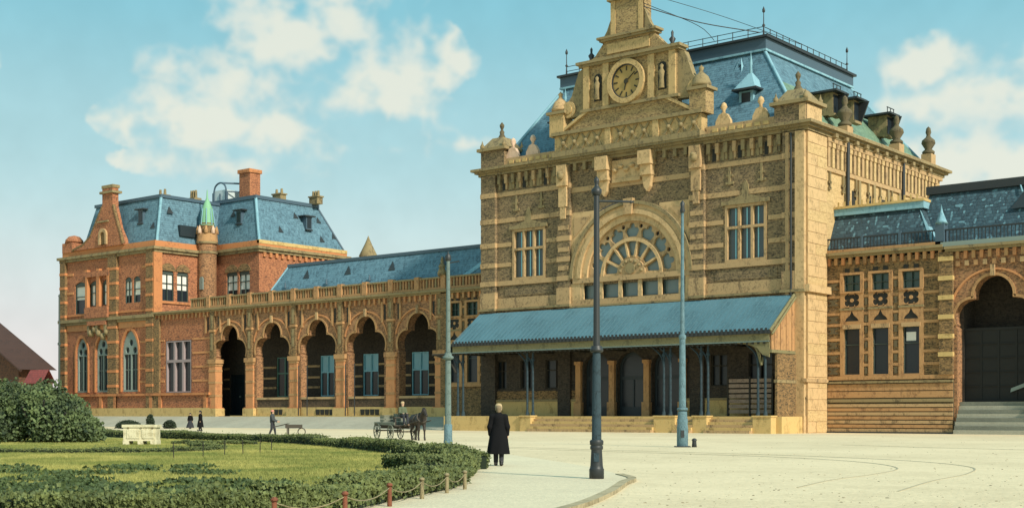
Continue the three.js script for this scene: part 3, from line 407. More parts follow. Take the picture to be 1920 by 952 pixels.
  // doors and windows under the canopy
  doors.forEach((c) => { const d = part('entrance_door', ext(poly(roundTop(c - 1.45, c + 1.45, 1.36, 5.6), [rect(c - 1.2, c - .08, 2.2, 4.6), rect(c + .08, c + 1.2, 2.2, 4.6), roundTop(c - 1.2, c + 1.2, 4.9, 5.6)]), .15, f, -.5), M.doorDark, hall); part('pane', fbox(f, c - 1.3, c + 1.3, 2.1, 5.6, -.6, -.57), M.paneDark, d); part('pane', ext(poly(roundTop(c - 1.25, c + 1.25, 5.6, 5.61)), .03, f, -.57), M.paneDark, d); });
  for (const c of [-71.95, -68.25, -64.55, -60.85]) part('door_pier', [fbox(f, c - .28, c + .28, 1.36, 6, -.1, .3), fbox(f, c - .4, c + .4, 1.36, 2.6, -.1, .42), fbox(f, c - .36, c + .36, 6, 6.3, -.1, .4)], M.linkStone, hall);
  shopW.forEach(([a, b]) => windowUnit(hall, f, a, b, 3.9, 6.6, { n: 2, rows: [.65, .35], fw: .1, mw: .08, frame: M.timber, pane: M.paneDark }));
  part('plinth', [fbox(f, uL - .05, -71.9, 1.36, 2.7, -.1, .16), fbox(f, -60.8, uR + .05, 1.36, 2.7, -.1, .16)], M.ochre, hall); part('plinth_moulding', [fbox(f, uL - .05, -71.9, 2.7, 2.9, -.1, .22), fbox(f, -60.8, uR + .05, 2.7, 2.9, -.1, .22)], M.cornice, hall);
  part('wall_panel', [fbox(f, -83, -72.4, 2.9, 3.7, -.1, .06)], M.linkBrick, hall);
}

// ------------------------------------------------------------------ entrance canopy with its platform and steps
const canopy = thing('entrance_canopy', 'long lean-to canopy with a blue metal roof across the front of the hall', 'canopy', [-66.9, 0, 94]);
{
  const vE = 93.6, a = -83.5, b = -50.3, wT = 11.15, wE = 8.15, vT = 97.55;
  part('roof_sheet', slopeFace(0, [a, wE, vE], [b, wE, vE], [b, wT, vT], [a, wT, vT]), M.canopyRoof, canopy);
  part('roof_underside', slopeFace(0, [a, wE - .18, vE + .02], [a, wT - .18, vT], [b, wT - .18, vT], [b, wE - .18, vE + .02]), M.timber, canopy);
  const n = 62, dir = [wT - wE, vT - vE]; for (let i = 0; i <= n; i++) { const u = lerp(a, b, i / n); part('standing_seam', bar([u, wE + .02, vE - .12], [u, wT, vT], .026, 5), M.canopyRoof, canopy); }
  part('gutter', box(a - .1, b + .1, wE - .3, wE - .02, vE - .19, vE + .05), M.iron, canopy);
  for (let i = 0; i < 84; i++) { const u = a + (b - a) * (i + .5) / 84; part('fringe', box(u - .1, u + .1, wE - .3, wE + .14, vE - .24, vE - .19), M.iron, canopy); }
  part('fascia', box(a, b, wE - .85, wE - .22, vE - .08, vE + .06), M.fascia, canopy); part('fascia_edge', [box(a, b, wE - .95, wE - .85, vE - .14, vE + .1)], M.poleGrey, canopy);
  for (let i = 0; i < 66; i++) { const u = a + .25 + i * .5; part('fascia_drop', box(u - .09, u + .09, wE - 1.1, wE - .95, vE - .1, vE), M.timber, canopy); }
  // right end: raking verge over a boarded gable panel
  part('verge', [bar([b + .1, wE - .1, vE - .1], [b + .1, wT, vT], .14, 6), bar([b + .25, wE - .35, vE - .05], [b + .25, wT - .2, vT], .1, 6)], M.fascia, canopy);
  for (let i = 0; i < 8; i++) { const v = 93.75 + i * .48; const t = (v - vE) / (vT - vE), t2 = (v + .46 - vE) / (vT - vE), w0 = 6.6; part('gable_board', ext(poly([V2(v, w0), V2(v + .45, w0), V2(v + .45, lerp(wE, wT, t2) - .2), V2(v, lerp(wE, wT, t) - .2)]), .12, S(b), .1 + (i % 2) * .04), i % 2 ? M.wingTrim : M.linkStone, canopy); }
  part('gable_rail', [box(b - .1, b + .2, 6.35, 6.6, 93.6, 97.6)], M.fascia, canopy);
  part('left_gable_panel', ext(poly([V2(93.7, 7.2), V2(97.5, 7.2), V2(97.5, wT - .2), V2(93.7, wE - .2)]), .1, S(a + .1), 0), M.timber, canopy);
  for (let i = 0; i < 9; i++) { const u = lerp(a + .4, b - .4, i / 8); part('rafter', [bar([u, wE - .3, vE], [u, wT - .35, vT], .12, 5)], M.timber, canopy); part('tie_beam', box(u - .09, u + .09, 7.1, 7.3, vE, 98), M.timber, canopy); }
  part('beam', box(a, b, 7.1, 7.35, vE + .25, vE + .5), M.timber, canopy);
  // pairs of slim posts with curved braces
  const P = [-82.9, -74.55, -60.0, -56.4, -51.2];
  for (const u of P) for (const k of [-.32, .32]) {
    const p = part('post', [cyl(u + k, 1.36, 7.2, vE + .4, .11, .09, 10), cyl(u + k, 1.36, 1.75, vE + .4, .2, .14, 10), cyl(u + k, 6.3, 6.55, vE + .4, .16, .16, 10)], M.ironBlue, canopy);
    part('brace', tube([[u + k, 5.2, vE + .4], [u + k - .25, 6.3, vE + .4], [u + k - 1.1, 7.1, vE + .4]], .06), M.ironBlue, p);
  }
  part('corner_spandrel', ext(poly([V2(-53.4, wE - .84), V2(b, wE - .84), V2(b, 6.0), V2(-50.9, 6.2), V2(-51.4, 6.75), V2(-52.2, 7.1)]), .1, F(vE - .04), 0), M.fascia, canopy); part('left_bracket', [bar([-83.5, 7.15, vE + .1], [-86.2, 7.15, vE + .1], .12, 6), tube([[-83.4, 5.4, vE + .3], [-84.1, 6.5, vE + .2], [-85.6, 7.1, vE + .1]], .1)], M.timber, canopy);
  part('corner_brace', [tube([[-51.2, 5.4, vE + .4], [-51.7, 6.9, vE + .2], [-53.3, 7.3, vE]], .12), tube([[-51.2, 5.4, vE + .4], [-51.0, 6.7, vE + .8], [-50.8, 7.2, vE + 2]], .1)], M.fascia, canopy);
  // platform, plinths, steps
  part('platform', box(a - 1.0, -49.5, 0, 1.34, 94.1, 97.6), M.ochre, canopy);
  part('platform_front', box(a - 1.0, -75.15, 0, 1.36, vE - .2, 94.1), M.ochre, canopy);
  for (const [x, y] of [[-75.15, -73.95], [-60.85, -58.8], [-57.1, -55.8], [-51.6, -50.0]]) part('plinth', [box(x, y, 0, 1.3, vE - .35, 94.2), box(x - .06, y + .06, 1.3, 1.42, vE - .42, 94.2)], M.ochre, canopy);
  for (const [x, y] of [[-73.95, -60.85], [-58.8, -57.1], [-55.8, -51.6]]) for (let i = 0; i < 6; i++) part('step', box(x + .01, y - .01, i * .225, (i + 1) * .225, 92.75 + i * .25, 94.12), i % 2 ? M.ochre : M.buff, canopy);
  // boarded screen at the right
  for (let i = 0; i < 7; i++) part('screen_slat', box(-55.7, -51.7, 1.6 + i * .42, 1.9 + i * .42, 96.6, 96.7), M.slatWood ?? (M.slatWood = stone([.30, .22, .165], [.16, .115, .09], 731, 2)), canopy); for (const u of [-55.75, -53.7, -51.65]) part('screen_post', box(u - .08, u + .08, 1.34, 4.6, 96.55, 96.75), M.timber, canopy);
  part('side_screen', box(-50.25, -50.05, 0, 6.3, 94.4, 97.6), M.linkBrick, canopy); part('side_screen_band', box(-50.3, -50.0, 4.0, 4.25, 94.3, 97.6), M.cornice, canopy);
}

// ------------------------------------------------------------------ wings: trefoil arcade, three-window link bays
const trefoil = (c, g = 0, floor = 1.3) => {               // outline of an arcade opening, grown by g
  const pts = [V2(c - 2.78 - g, floor), V2(c + 2.78 + g, floor), V2(c + 2.78 + g, 8.15), V2(c + 2.95 + g, 8.3)];
  pts.push(...arcPts(c + 1.62, 9.0, 1.36 + g, -25, 95, 9).map((p) => V2(Math.min(p.x, c + 2.98 + g), p.y)));
  pts.push(...arcPts(c, 10.62, 1.48 + g, -8, 188, 16));
  pts.push(...arcPts(c - 1.62, 9.0, 1.36 + g, 85, 205, 9).map((p) => V2(Math.max(p.x, c - 2.98 - g), p.y)));
  pts.push(V2(c - 2.95 - g, 8.3), V2(c - 2.78 - g, 8.15)); return pts;
};
function arcadeFront(t, f, u0, u1, centers, pierLow) {
  wall('arcade_wall', t, f, rect(u0, u1, 1.0, 14.0), centers.map((c) => trefoil(c)), 1.0, M.wingBrick);
  for (const c of centers) {
    const o = trefoil(c, .22).slice(3, -2), inn = trefoil(c, .0).slice(3, -2).reverse();
    part('arch_trim', ext(poly([...o, ...inn]), .3, f, .07), M.linkStone, t);
    part('hood_mould', ext(poly([...arcPts(c, 9.3, 3.38, 12, 168, 22), ...arcPts(c, 9.3, 3.22, 168, 12, 22)]), .15, f, .09), M.pier, t);
    part('keystone', fbox(f, c - .16, c + .16, 12.05, 12.9, -.1, .26), M.buff, t);
  }
  const edges = [u0, ...centers.slice(0, -1).map((c, i) => (c + centers[i + 1]) / 2), u1];
  edges.forEach((x, i) => {
    const a = i === 0 ? u0 : (centers[i - 1] ?? u0) + 2.78, b = i === edges.length - 1 ? u1 : centers[i] - 2.78; if (b - a < .5) return; const m = (a + b) / 2;
    part('pier', [fbox(f, m - .62, m + .62, 1.3, 7.4, -.8, .22), fbox(f, m - .8, m + .8, 1.3, 2.3, -.9, .4)], M.pier, t); part('pier_plinth', fbox(f, m - .95, m + .95, 1.0, 2.2, -.95, .46), M.ochre, t);
    part('capital', [fbox(f, m - .85, m + .85, 7.6, 8.1, -.9, .36), fbox(f, m - .7, m + .7, 7.3, 7.6, -.85, .28)], M.linkStone, t);
    for (const w of [3.6, 5.2, 6.6]) part('pier_band', fbox(f, m - .66, m + .66, w, w + .25, -.82, .26), M.linkStone, t);
    part('buttress_shaft', [fbox(f, m - .42, m + .42, 8.1, 14.0, -.1, .26)], M.linkBrick, t); part('shaft_raised_strip', [fbox(f, m - .18, m + .18, 9.2, 11.2, -.1, .29), fbox(f, m - .18, m + .18, 11.8, 13.4, -.1, .29)], M.cornice, t);  // slim raised strips of cornice stone on each shaft
    part('shaft_band', fbox(f, m - .5, m + .5, 11.4, 11.65, -.1, .33), M.linkStone, t);
    for (const k of [-1, 1]) { part('lesene', fbox(f, m + k * 1.35 - .14, m + k * 1.35 + .14, 11.3, 13.5, -.1, .14), M.linkStone, t); part('lesene_slot', fbox(f, m + k * 1.0 - .12, m + k * 1.0 + .12, 11.6, 13.2, -.1, .03), M.grille, t); }
  });
}
function frieze(t, f, s0, s1, w, step = .75) {              // corbel frieze and cornice below a parapet, top of the cornice at w
  const n = Math.round((s1 - s0) / step), q = (s1 - s0) / n;
  for (let i = 0; i < n; i++) part('corbel', fbox(f, s0 + (i + .5) * q - .13, s0 + (i + .5) * q + .13, w - 1.0, w - .42, -.1, .2), i % 2 ? M.linkStone : M.pier, t);
  part('cornice', [fbox(f, s0, s1, w - .42, w - .22, -.2, .3), fbox(f, s0, s1, w - .22, w, -.2, .52)], M.cornice, t);
}
function balustrade(t, f, s0, s1, w0, h, mat, railMat, posts) {
  part('balustrade_base', fbox(f, s0, s1, w0, w0 + .28, -.25, .22), mat, t); part('parapet_back', fbox(f, s0, s1, w0 + .28, w0 + h - .18, -.2, -.04), M.wingBrick, t); part('balustrade_rail', fbox(f, s0, s1, w0 + h - .18, w0 + h, -.2, .2), railMat, t);
  const n = Math.round((s1 - s0) / .42); for (let i = 0; i < n; i++) { const s = s0 + (i + .5) * (s1 - s0) / n; part('baluster', fbox(f, s - .1, s + .1, w0 + .28, w0 + h - .18, -.1, .1), i % 3 ? mat : railMat, t); }
  for (const p of posts) part('balustrade_post', [fbox(f, p - .32, p + .32, w0, w0 + h + .12, -.3, .3)], mat, t);
}
function linkBays(t, f, cols, u0, u1, stonePlinth = true) { // cols: centres of the three bays
  const holes = []; cols.forEach((c) => holes.push(rect(c - .68, c + .68, 11.5, 12.85), rect(c - .66, c + .66, 4.75, 8.45)));
  wall('wall', t, f, rect(u0, u1, 0, 14.1), holes, .8, M.linkBrick);
  const flower = (c, w, r) => { const p = []; for (let i = 0; i < 6; i++) { const a = 90 + i * 60; p.push(...arcPts(c + r * .62 * Math.cos(a * Math.PI / 180), w + r * .62 * Math.sin(a * Math.PI / 180), r * .36, a - 105, a + 105, 7)); } return p; };
  for (const c of cols) {
    const sq = windowUnit(t, f, c - .72, c + .72, 11.45, 12.9, { n: 2, rows: [.5, .5], fw: .1, mw: .05, frame: M.frameDark, pane: M.paneGreen, out: -.12 });
    windowUnit(t, f, c - .7, c + .7, 4.7, 8.5, { n: 1, rows: [.66, .34], fw: .09, mw: .07, frame: M.frameDark, pane: M.paneDark, out: -.14, depth: .2 });
    if (c > -43 && c < -40) part('blind', fbox(f, c - .5, c + .3, 7.35, 8.05, -.26, -.24), M.blind, t); part('window_surround', ext(poly(rect(c - 1.02, c + 1.02, 4.55, 9.0), [rect(c - .68, c + .68, 4.75, 8.45)]), .2, f, .07), M.linkStone, t); part('lintel', fbox(f, c - .78, c + .78, 8.45, 8.8, -.05, .14), M.buff, t);
    part('ogee_panel', ext(poly(rect(c - 1.0, c + 1.0, 9.0, 10.0), [[V2(c - .62, 9.08), V2(c + .62, 9.08), V2(c + .5, 9.3), V2(c + .2, 9.55), V2(c, 9.95), V2(c - .2, 9.55), V2(c - .5, 9.3)]]), .22, f, .08), M.linkStone, t); part('ogee_shade_plate', fbox(f, c - .7, c + .7, 9.02, 9.96, -.1, .015), M.grille, t);  // near-black plate before the wall paints the shade inside the ogee
    part('panel_band', fbox(f, c - 1.05, c + 1.05, 9.98, 10.15, -.1, .13), M.cornice, t);
    part('rosette_panel', ext(poly(rect(c - 1.0, c + 1.0, 10.15, 11.4), [flower(c, 10.78, .72)]), .22, f, .08), M.linkStone, t); part('rosette_shade_plate', fbox(f, c - .75, c + .75, 10.2, 11.35, -.1, .015), M.grille, t); part('rosette_boss', ext(poly(arcPts(c, 10.78, .16, 0, 330, 9)), .1, f, .07), M.linkStone, t);  // flower shade painted by a near-black plate set before the wall
    part('sill', fbox(f, c - 1.0, c + 1.0, 11.36, 11.5, -.1, .16), M.linkStone, t);
    for (const k of [-1, 1]) { part('notch', fbox(f, c + k * .42 - .2, c + k * .42 + .2, 13.05, 13.38, -.1, .06), M.grille, t); part('jamb', fbox(f, c + k * .88 - .15, c + k * .88 + .15, 11.5, 12.95, -.1, .1), M.linkStone, t); }
    part('head', fbox(f, c - 1.0, c + 1.0, 12.85, 13.05, -.1, .12), M.linkStone, t);
  }
  const lo = Math.min(...cols), hi = Math.max(...cols), gaps = [[u0, lo - 1.02], ...cols.slice(0, -1).map((c, i) => [c + 1.02, cols[i + 1] - 1.02]), [hi + 1.02, u1]];
  for (const [a, b] of gaps) if (b - a > .15) for (const w of [12.3, 11.0, 9.6, 8.7, 7.5, 6.4, 5.4]) { part('stone_band', fbox(f, a, b, w, w + .22, -.05, .06), M.linkStone, t); if (b - a < 1.6) part('brick_diaper', [ext(poly([V2(a + .1, w - .62), V2(b - .1, w - .62), V2((a + b) / 2 + .12, w - .38), V2(b - .1, w - .1), V2(a + .1, w - .1), V2((a + b) / 2 - .12, w - .38)]), .1, f, .05)], M.darkStone, t); }
  part('sill_course', fbox(f, u0, u1, 4.3, 4.62, -.1, .2), M.linkStone, t);
}
// ---- left arcade wing
const leftWing = thing('arcade_wing', 'long orange-brick wing with five dark trefoil arches left of the hall', 'building', [-106, 0, 101.6]);
{
  const t = leftWing, v = 101.6, f = F(v), u0 = -129.6, u1 = -83.5, vB = v + 4.4, fb = F(vB), uD = -133.2, cs = [-126.2, -118.55, -110.9, -103.25, -95.5];
  arcadeFront(t, f, u0, -91.9, cs);
  linkBays(t, f, [-90.4, -88.0, -85.5].map((x) => x), -91.9, u1);
  part('link_pier', [fbox(f, -92.1, -91.3, 1, 14, -.1, .3)], M.linkBrick, t);
  const wins = [[-122.85, -120.05], [-115.2, -112.9], [-108.15, -105.75], [-100.6, -98.1]], door = [-131.5, -127.9];
  wall('loggia_wall', t, fb, rect(uD, -91.9, 1.2, 13.6), [...wins.map(([a, b]) => rect(a, b, 3.6, 8.3)), rect(-131.6, -128.3, 1.25, 6.4)], .6, M.shadeBrick);  // back wall brick has the arcade shade painted into its colour
  wins.forEach(([a, b], i) => windowUnit(t, fb, a - .05, b + .05, 3.55, 8.35, { n: 2, rows: [.6, .4], fw: .16, mw: .16, frame: i === 0 ? M.frameGreen : M.frameBlue, pane: M.paneDark, paneTop: i === 0 ? M.paneDark : M.paneSky, out: -.05, depth: .2 }));
  const dr = part('door', ext(poly(rect(-131.65, -128.25, 1.25, 6.45), [rect(-131.3, -130.1, 1.6, 5.0), rect(-129.8, -128.6, 1.6, 5.0), rect(-131.3, -128.6, 5.3, 6.2)]), .2, fb, -.15), M.doorDark, t, 'dark double door under the first arch'); part('pane', fbox(fb, -131.5, -128.4, 1.5, 6.3, -.32, -.28), M.doorDark, dr); part('door_handle', fbox(fb, -129.95, -129.7, 3.6, 3.75, -.15, -.05), M.framePale, dr);
  const open = [...wins, [-131.65, -128.25]].sort((a, b) => a[0] - b[0]); for (const w of [3.25, 4.55, 5.7, 7.0]) { let x = uD; for (const [a, b] of [...open, [-91.9, -91.9]]) { if (a - .1 > x && w > 3.4) part('stone_band', fbox(fb, x, a - .1, w, w + .24, -.05, .06), M.buff, t); x = Math.max(x, b + .1); } }
  part('stone_band', fbox(fb, -128.2, -91.9, 3.2, 3.48, -.05, .1), M.buff, t); part('plinth', fbox(fb, -128.2, -91.9, 1.2, 2.3, -.05, .16), M.ochre, t);
  part('loggia_ceiling', box(uD, -91.9, 12.7, 13.0, v + 1, vB), M.timber, t); part('loggia_end', [box(-92.4, -91.9, 1, 13.3, v + 1, vB)], M.shadeBrick, t); part('loggia_end', [box(uD, uD + .3, 1, 13.0, v + 1, vB)], M.shadeBrick, t); part('loggia_floor', box(uD, -91.9, 1.0, 1.2, v + .7, vB), M.apron, t);
  part('parapet_wall', [fbox(f, -125.6, u1 - 8.5, 1.0, 1.35, -3.8, .5)], M.ochre, t);
  // low front wall in the arch openings with dark basement gratings
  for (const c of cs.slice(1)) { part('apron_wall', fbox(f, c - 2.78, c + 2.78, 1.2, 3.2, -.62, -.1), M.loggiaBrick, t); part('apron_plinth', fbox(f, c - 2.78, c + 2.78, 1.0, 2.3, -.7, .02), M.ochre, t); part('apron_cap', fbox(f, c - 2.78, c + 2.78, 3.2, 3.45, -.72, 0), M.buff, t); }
  for (const [c, n] of [[-117.4, 2], [-109.7, 4], [-102.6, 4]]) for (let i = 0; i < n; i++) part('basement_grating', ext(poly([V2(c - n * .36 + i * .74, 2.05), V2(c - n * .36 + i * .74 + .62, 2.05), V2(c - n * .36 + i * .74 + .55, 1.45), V2(c - n * .36 + i * .74 + .07, 1.45)]), .1, f, .1), M.grille, t);
  for (const x of [-113.6, -112.2, -106.0, -104.6]) part('downpipe', cyl(x, 1.2, 7, v - .4, .06, .06, 6), M.iron, t);
  frieze(t, f, u0 - 11.4, u1, 14.3); balustrade(t, f, u0 - 4, u1, 14.3, 1.35, M.wingTrim, M.cornice, [...cs.map((c) => c - 3.85), -91.8, ...cs]);
  part('side_wall', [box(u0, u1, 0, 14.1, v + 11, v + 11.6)], M.wingBrick, t); part('base', box(u0, u1, 0, 1.0, v, v + 11), M.ochre, t);
  part('vase', lathe(-92.1, 15.7, v - .05, [[0, 0], [.45, 0], [.5, .3], [.3, .8], [.4, 1.0], [.14, 1.3], [.18, 1.6], [0, 2.1]], 10), M.cornice, t);
  const roof = part('roof', frustum(-119.7, u1, v + .3, v + 11, 15.3, -118.4, u1, v + 2.4, v + 9.5, 18.75), M.slateBlue, t, 'pale blue slate roof');
  part('ridge_roll', [box(-118.5, u1, 18.62, 18.95, v + 2.2, v + 2.6)], M.lead, roof); part('hip', hip([-119.7, 15.3, v + .3], [-118.4, 18.75, v + 2.4], .12), M.zinc, roof);
  part('flashing', slopeFace(0, [-90.2, 15.45, v + .33], [-89.2, 15.45, v + .33], [-84.6, 18.7, v + 2.33], [-85.5, 18.7, v + 2.33]), M.zinc, roof, 'light diagonal flashing beside the hall');
  for (const u of [-114.3, -107.5, -100.7, -93.3]) part('roof_vent', slopeFace(0, [u - .45, 17.0, v + 1.25], [u + .55, 17.0, v + 1.3], [u - .35, 18.1, v + 1.9]), M.iron, roof);
  for (const u of [-117.0, -110.1, -103.3]) part('snow_hook', cyl(u, 16.0, 16.6, v + .6, .14, .08, 6), M.lead, roof);
}
// ---- right link and right arcade
const rightWing = thing('side_wing', 'low wing right of the hall with three narrow windows and a lichen-spotted roof', 'building', [-44.4, 0, 101.6]);
{
  const t = rightWing, v = 101.6, f = F(v), u0 = -49.38, u1 = -39.7, cs = [-47.1, -44.65, -42.1];
  linkBays(t, f, cs, u0, -38.67);
  part('end_pier', fbox(f, -39.75, -38.67, 4.6, 14.1, -.1, .3), M.linkBrick, t); for (const w of [13.4, 11.9, 10.4, 8.9, 7.4, 6.0]) part('quoin', fbox(f, -39.8, -38.64, w, w + .35, -.1, .36), M.ochre, t);
  // slatted base
  part('base_wall', fbox(f, u0, -38.67, 0, 4.2, -.05, .08), M.darkStone, t); part('base_moulding', [fbox(f, u0, -38.67, 4.02, 4.2, -.1, .3), fbox(f, u0, -38.67, 2.5, 2.75, -.1, .2)], M.cornice, t);
  for (let i = 0; i < 7; i++) part('base_course', fbox(f, u0 + .02, -38.7, .12 + i * .33, .12 + i * .33 + .25, .1, .2), i % 2 ? M.linkStone : M.buff, t); part('base_course', fbox(f, u0 + .02, -38.7, 2.85, 3.35, .1, .18), M.linkStone, t); part('base_course', fbox(f, u0 + .02, -38.7, 3.42, 3.95, .1, .18), M.linkStone, t);
  part('kerb_line', fbox(f, u0, -38.4, 0, .12, 0, .35), M.iron, t);
  frieze(t, f, u0, -39.4, 14.7, .62); part('parapet', fbox(f, u0, -39.4, 14.7, 14.95, -.6, .3), M.linkStone, t);
  { const r = []; for (let i = 0; i <= 34; i++) { const u = u0 + .2 + i * .285; r.push(fbox(f, u - .03, u + .03, 14.95, 15.85, .05, .11)); } part('iron_railing', [...r, fbox(f, u0, -39.6, 15.8, 15.92, .02, .14), fbox(f, u0, -39.6, 15.05, 15.12, .02, .14)], M.iron, t); for (const u of [u0 + 3.2, u0 + 6.4]) part('railing_post', fbox(f, u - .1, u + .1, 14.95, 16.05, .0, .2), M.lead, t); }
  const roof = part('roof', frustum(u0, -40.3, v + .3, v + 8, 15.0, u0, -42.0, v + 1.8, v + 7, 18.0), M.slatePatch, t, 'dark slates spotted with pale lichen');
  part('ridge_band', [box(u0, -41.7, 18.0, 18.55, v + 1.5, v + 7.2)], M.zinc, roof); part('ridge_cresting', [box(u0, -41.65, 18.55, 18.75, v + 1.4, v + 7.3), ...Array.from({ length: 14 }, (_, i) => box(u0 + .3 + i * .52, u0 + .42 + i * .52, 18.75, 19.15, v + 1.5, v + 1.6))], M.ochre, roof);
  part('sun_painted_hip', [slopeFace(0, [-42.15, 18.02, v + 1.74], [-40.62, 15.03, v + .24], [-40.2, 15.03, v + .24], [-40.2, 15.03, v + 5], [-41.9, 18.02, v + 5])], M.zinc, roof, 'pale hip end with sunlight painted into its colour');  // right hip far paler than the front slope: sunlight painted in
  part('side_roof_base', box(u0, -39.6, 14.6, 15.0, v, v + 8), M.lead, t);
  part('rear_wall', box(u0, -38.7, 0, 14.6, v + 9, v + 9.6), M.linkBrick, t);
  part('corner_pedestal', fbox(f, -40.05, -39.35, 14.7, 16.3, -.5, .3), M.lead, t); part('pedestal_cap', lathe(-39.7, 16.3, v + .1, [[0, 0], [.55, 0], [.4, .3], [.12, 1.0], [0, 1.6]], 4), M.zinc, t);
}
const rightArcade = thing('arcade_wing', 'arcade wing at the right edge with one tall dark trefoil archway and steps', 'building', [-31, 0, 101.6]);
{
  const t = rightArcade, v = 101.6, f = F(v), u0 = -38.67, u1 = -20, c = -35.62, cs = [c, -27.9];
  arcadeFront(t, f, u0, u1, cs); part('base', box(u0, u1, 0, 1.0, v + .05, v + 11), M.apron, t);
  const fb = F(v + 3.5); wall('loggia_wall', t, fb, rect(u0 + .05, u1, 1.0, 13.6), [rect(-37.6, -35.6, 3.2, 7.6), rect(-34.3, -31.7, 3.2, 7.6)], .6, M.shadeBrick);  // loggia darkness painted into the back wall brick
  windowUnit(t, fb, -37.65, -35.55, 3.15, 7.65, { n: 2, rows: [.6, .4], fw: .1, mw: .08, frame: M.frameDark, pane: M.paneGreen, out: -.05 }); windowUnit(t, fb, -34.35, -31.65, 3.15, 7.65, { n: 2, rows: [.6, .4], fw: .1, mw: .08, frame: M.frameDark, pane: M.paneGreen, out: -.05 });
  part('loggia_ceiling', box(u0, u1, 13.0, 13.3, v + 1, v + 3.5), M.timber, t); for (const g of [box(u0, u0 + .4, 1, 13.3, v + 1, v + 3.5), box(u1 - .4, u1, 1, 13.3, v + 1, v + 3.5)]) part('loggia_end', g, M.shadeBrick, t);
  for (let i = 0; i < 8; i++) part('step', box(c - 2.75, c + 2.75, i * .31, (i + 1) * .31 + .004, v - .95 + i * .2, v + 1.9), i % 2 ? M.apronDark : M.apron, t);
  part('glazed_screen', ext(poly(rect(c - 2.8, c + 2.8, 2.5, 8.2), [0, 1, 2, 3].map((i) => rect(c - 2.65 + i * 1.34, c - 1.45 + i * 1.34, 2.65, 8.0))), .12, F(v + 1.2), 0), M.dark, t);
  for (let i = 0; i < 4; i++) for (let k = 1; k < 5; k++) part('glazing_bar', fbox(F(v + 1.2), c - 2.66 + i * 1.34, c - 1.44 + i * 1.34, 2.6 + k * 1.08, 2.66 + k * 1.08, -.08, .01), M.dark, t);
  for (let i = 0; i < 4; i++) part('pane', fbox(F(v + 1.2), c - 2.68 + i * 1.34, c - 1.42 + i * 1.34, 2.6, 8.05, -.09, -.06), M.dark, t);
  part('notice', ext(poly([V2(c + .9, 3.2), V2(c + 2.1, 3.65), V2(c + 2.12, 3.95), V2(c + .95, 3.5)]), .04, F(v + 1.1), 0), M.framePale, t, 'small slanted pale board');
  frieze(t, f, u0 - .6, u1, 14.5, .62); part('gutter_band', fbox(f, u0 - .9, u1, 14.5, 14.85, -.6, .45), M.framePale, t); for (let i = 0; i < 24; i++) part('frieze_block', fbox(f, u0 + .2 + i * .7, u0 + .5 + i * .7, 12.95, 13.35, -.1, .18), i % 2 ? M.buff : M.linkStone, t);
  { const r = []; for (let i = 0; i <= 66; i++) { const u = u0 - .6 + i * .28; r.push(fbox(f, u - .03, u + .03, 14.85, 15.8, .05, .1)); } part('iron_railing', [...r, fbox(f, u0 - .9, u1, 15.75, 15.88, .02, .14)], M.iron, t); }
  const roof = part('roof', frustum(u0 - 3.6, u1, v + .9, v + 11, 14.85, u0 - 3.2, u1, v + 3.2, v + 9.5, 19.3), M.slatePatch, t, 'dark slate roof with pale patches'); part('ridge_board', box(u0 - 3.4, u1, 19.2, 19.85, v + 2.9, v + 3.6), M.iron, roof);
  part('roof_vent', [slopeFace(0, [-35.0, 17.3, v + 1.9], [-33.2, 17.3, v + 1.9], [-34.3, 18.6, v + 2.8])], M.iron, roof); part('vent_hip', bar([-34.3, 18.6, v + 2.6], [-34.6, 19.3, v + 3], .06), M.zinc, roof);
  part('rear_wall', box(u0, u1, 0, 14.6, v + 11, v + 11.5), M.linkBrick, t);
}

